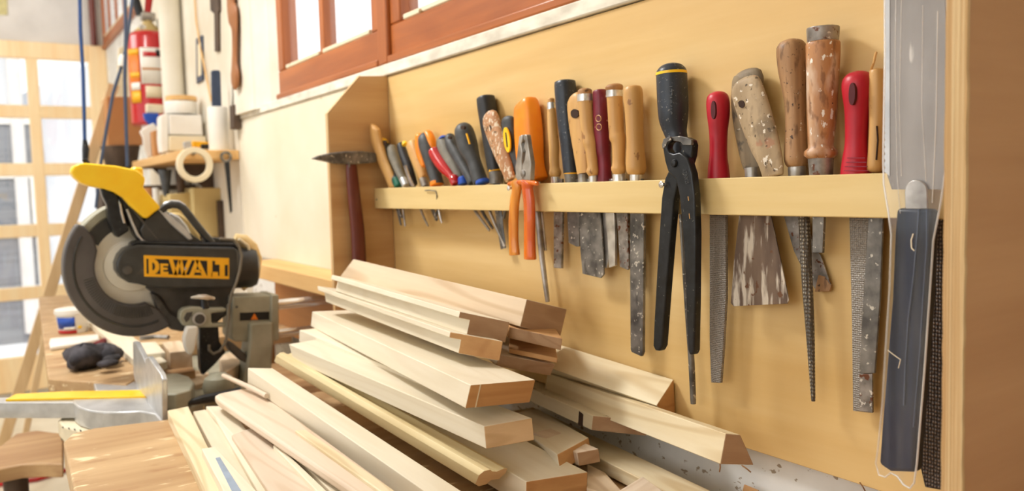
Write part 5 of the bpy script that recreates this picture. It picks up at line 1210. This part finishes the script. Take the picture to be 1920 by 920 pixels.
bx2('cream_carton', 'low cream carton under the white one on the shelf', 'carton', [(318, 254), (386, 255), (388, 281), (318, 283)], -3.44, .14, 'offwhite', group=GS)
bx2('white_jar', 'white jar left of the square carton on the shelf', 'jar', [(301, 218), (306, 214), (316, 214), (316, 284), (304, 286), (301, 260)], -3.46, .08, 'white', group=GS)
wt = cyl('white_tub', 'round white tub with a tan lid on top of the square carton', 'tub', 311, 368, 191, 214, -3.52, 'white')
b_ = at(340, 190, 0, -3.52); mk('lid', MB().lathe(b_, (0, 0, 1), [(0, .058), (.002, .060), (.018, .060), (.020, .056), (.020, 0)], 28), M['shelf'], wt, smooth=True)
bx2('blue_packet', 'blue paper packet leaning beside the extinguisher', 'packet', [(269, 212), (298, 212), (300, 228), (292, 240), (280, 232), (272, 224)], -3.70, .03, 'blue', group=GS)
bx2('cream_packet', 'small cream packet in front of the extinguisher base', 'packet', [(275, 194), (306, 196), (306, 212), (276, 211)], -3.72, .04, 'offwhite', group=GS)
bx2('paper_scrap', 'crumpled white paper hanging left of the shelf things', 'paper', [(262, 246), (276, 236), (288, 230), (296, 240), (288, 252), (284, 272), (286, 292), (278, 296), (270, 280), (268, 258)], -3.66, .02, 'white', group=GS)
bx2('tan_carton', 'narrow tan carton between the paper and the white jar', 'carton', [(286, 246), (302, 240), (304, 288), (290, 294)], -3.60, .06, 'card', group=GS)
bx2('small_tin', 'small yellow and white tube lying on the shelf edge', 'tube', [(362, 264), (392, 266), (392, 276), (362, 276)], -3.27, .03, 'yell2', .003, GS)
bx2('black_clip', 'small black clip lying on the shelf edge', 'clip', [(378, 270), (396, 270), (398, 278), (378, 279)], -3.235, .02, 'blackm', .003, GS)
bx2('grey_clip', 'small grey clip lying left of the yellow tube', 'clip', [(344, 266), (358, 264), (361, 278), (346, 279)], -3.245, .02, 'alu', .003, GS)
# masking tape roll and spanner on the shelf edge
c = at(365, 309, 0, XSH+.03); so_ = dep(c)/F
ring_ = MB(); n_ = 40
for i in range(n_+1): pass
ro, ri = 33*so_, 22*so_
V = []
for i in range(n_):
    a = 2*pi*i/n_
    for rr_, dx in ((ro, .012), (ro, -.012), (ri, -.012), (ri, .012)): V.append((c.x+dx, c.y+rr_*cos(a)*.98, c.z+rr_*sin(a)))
ring_.add(V, [(4*i+k, 4*i+(k+1) % 4, 4*((i+1) % n_)+(k+1) % 4, 4*((i+1) % n_)+k) for i in range(n_) for k in range(4)])
tag(mk('tape_roll', ring_, M['offwhite'], smooth=True, bevel=.002), 'cream roll of masking tape hanging on the shelf edge', 'tape roll')
tag(mk('tape_nail', MB().tube([(XSH, c.y, c.z+ri-.003), (XSH+.05, c.y, c.z+ri-.003)], .003, 8), M['dsteel'], smooth=True), 'nail carrying the roll of masking tape', 'nail')
t = thing('ring_spanner', 'dark ring spanner hanging from the near shelf edge', 'spanner', at(432, 396, 0, XSH+.02))
cc = at(424, 294, 0, XSH+.01)
mk('ring', MB().tube([cc+Vector((0, .016*cos(2*pi*i/20), .016*sin(2*pi*i/20))) for i in range(21)], .005, 8), M['dsteel'], t, smooth=True)
mk('shank', xplate([(421, 304), (431, 303), (436, 396), (432, 400)], XSH+.015, .008), M['blackm'], t, bevel=.002)
# below the shelf
GU = 'clutter stored under the wall shelf'
t = thing('low_cabinet', 'dark open rack under the wall shelf holding cartons and bottles', 'rack', (-3.6, -.15, BZ))
zr = at(390, 440, 0, -3.3).z
mk('rack_back', MB().box((-4.0, -.02, BZ), (-3.25, -.004, zs-.18)), M['brown'], t)
mk('rack_board', MB().box((-4.0, -.30, zr-.02), (-3.3, -.02, zr)), M['brown'], t, bevel=.003)
mk('rack_board', MB().box((-4.0, -.30, zr+.18), (-3.62, -.02, zr+.20)), M['brown'], t, bevel=.003)
mk('rack_side', MB().box((-4.0, -.30, BZ), (-3.97, -.02, zs-.18)), M['brown'], t)
mk('rack_side', MB().box((-3.34, -.30, BZ), (-3.31, -.02, zr-.02)), M['brown'], t)
bx2('cardboard_carton', 'large olive cardboard carton under the near end of the shelf', 'carton', [(362, 352), (430, 352), (434, 446), (364, 442)], -3.285, .20, 'card2', group=GU)
bx2('cardboard_carton', 'small olive cardboard carton left of the large one', 'carton', [(318, 364), (360, 360), (362, 440), (322, 436)], -3.345, .2, 'card2', group=GU)
cyl('grey_bottle', 'dark grey cone-shaped bottle under the shelf', 'bottle', 300, 324, 318, 368, -3.42, 'greyp', .4, GU)
cyl('dark_bottle', 'narrow dark bottle right of the grey cone under the shelf', 'bottle', 331, 348, 318, 362, -3.40, 'brown', .8, GU)
cyl('pale_jar', 'pale pink jar under the shelf behind the tape roll', 'jar', 384, 412, 302, 350, -3.45, 'beechpink', 1, GU)
cyl('white_bottle', 'small white bottle low under the shelf', 'bottle', 288, 300, 352, 392, -3.5, 'white', 1, GU)
cyl('orange_jar', 'small salmon jar beside the white bottle under the shelf', 'jar', 272, 287, 352, 392, -3.52, 'card', 1, GU)
# cardboard box and dark pot left of the shelf
t = thing('side_rack', 'dark wooden rack under the cardboard box beside the saw handle', 'rack', (-4.3, -.32, 0))
zb_ = at(230, 312, 0, -4.2).z
y0_, y1_ = at(188, 300, 0, -4.2).y, at(262, 300, 0, -4.2).y
mk('rack_board', MB().box((-4.45, y0_, zb_-.03), (-4.2, y1_, zb_)), M['brown'], t)
for k in range(2): mk('rack_side', MB().box((-4.45, (y0_, y1_-.02)[k], 0), (-4.2, (y0_+.02, y1_)[k], zb_-.03)), M['brown'], t)
mk('rack_back', MB().box((-4.45, y0_+.02, 0), (-4.43, y1_-.02, zb_-.03)), M['brownslab'], t)
cyl('dark_pot', 'dark ribbed pot under the cardboard box', 'pot', 194, 262, 274, 312, -4.25, 'brown', .8)
bx2('cardboard_box', 'brown cardboard box standing on the dark pot beside the extinguisher', 'box', [(200, 181), (262, 181), (268, 272), (202, 274)], -4.20, .2, 'card')
bx2('white_board', 'tall white board leaning behind the cardboard box', 'board', [(222, 90), (240, 84), (262, 852), (196, 862)], -4.55, .02, 'offwhite')
# things hanging on the white wall
def wallthing(name, label, cat, pts, mat, y=-.012, th=.010, bev=.003, name2=None):
    return tag(mk(name, yplate(pts, y, th), M[mat], bevel=bev), label, cat, 'things hanging on the white wall')
wallthing('dark_rasp', 'dark rasp hanging left of the carved wooden piece', 'rasp', [(392, -30), (409, -30), (410, 20), (408, 24), (409, 96), (402, 97), (401, 26), (394, 20)], 'brown')
t = thing('carved_stick', 'carved brown wooden piece hanging by the white pier', 'carving', at(436, 158, 1, -.02), 'things hanging on the white wall')
mk('carved_body', sweep([(434, -40, 10), (433, 10, 9), (437, 30, 11), (440, 55, 7), (440, 100, 6), (440, 122, 7), (441, 145, 10), (437, 160, 6)], 1, -.035, flat=.6, cap0=.2, cap1=.8), M['carved'], t, smooth=True)
mk('string', MB().tube([at(437, 158, 1, -.02), at(437, 180, 1, -.01), at(436, 198, 1, -.004)], .003, 8), M['cable'], t, smooth=True)
wallthing('picture_frame', 'narrow blue-grey frame hanging beside the tan cord', 'frame', [(367, 72), (378, 66), (380, 150), (368, 157)], 'ncable', -.01, .008)
wallthing('framed_print', 'pale print inside the blue-grey frame', 'print', [(370, 84), (376, 80), (377, 140), (371, 144)], 'offwhite', -.012, .003, 0)
wallthing('wall_box', 'dark small box on the wall right of the pale cylinder', 'box', [(430, 198), (437, 196), (438, 240), (431, 243)], 'brown', -.03, .03)
wallthing('pink_notice', 'faded pink notice on the wall above the extinguisher', 'notice', [(318, -40), (333, -40), (333, 22), (320, 36)], 'beechpink', -.006, .003, 0)
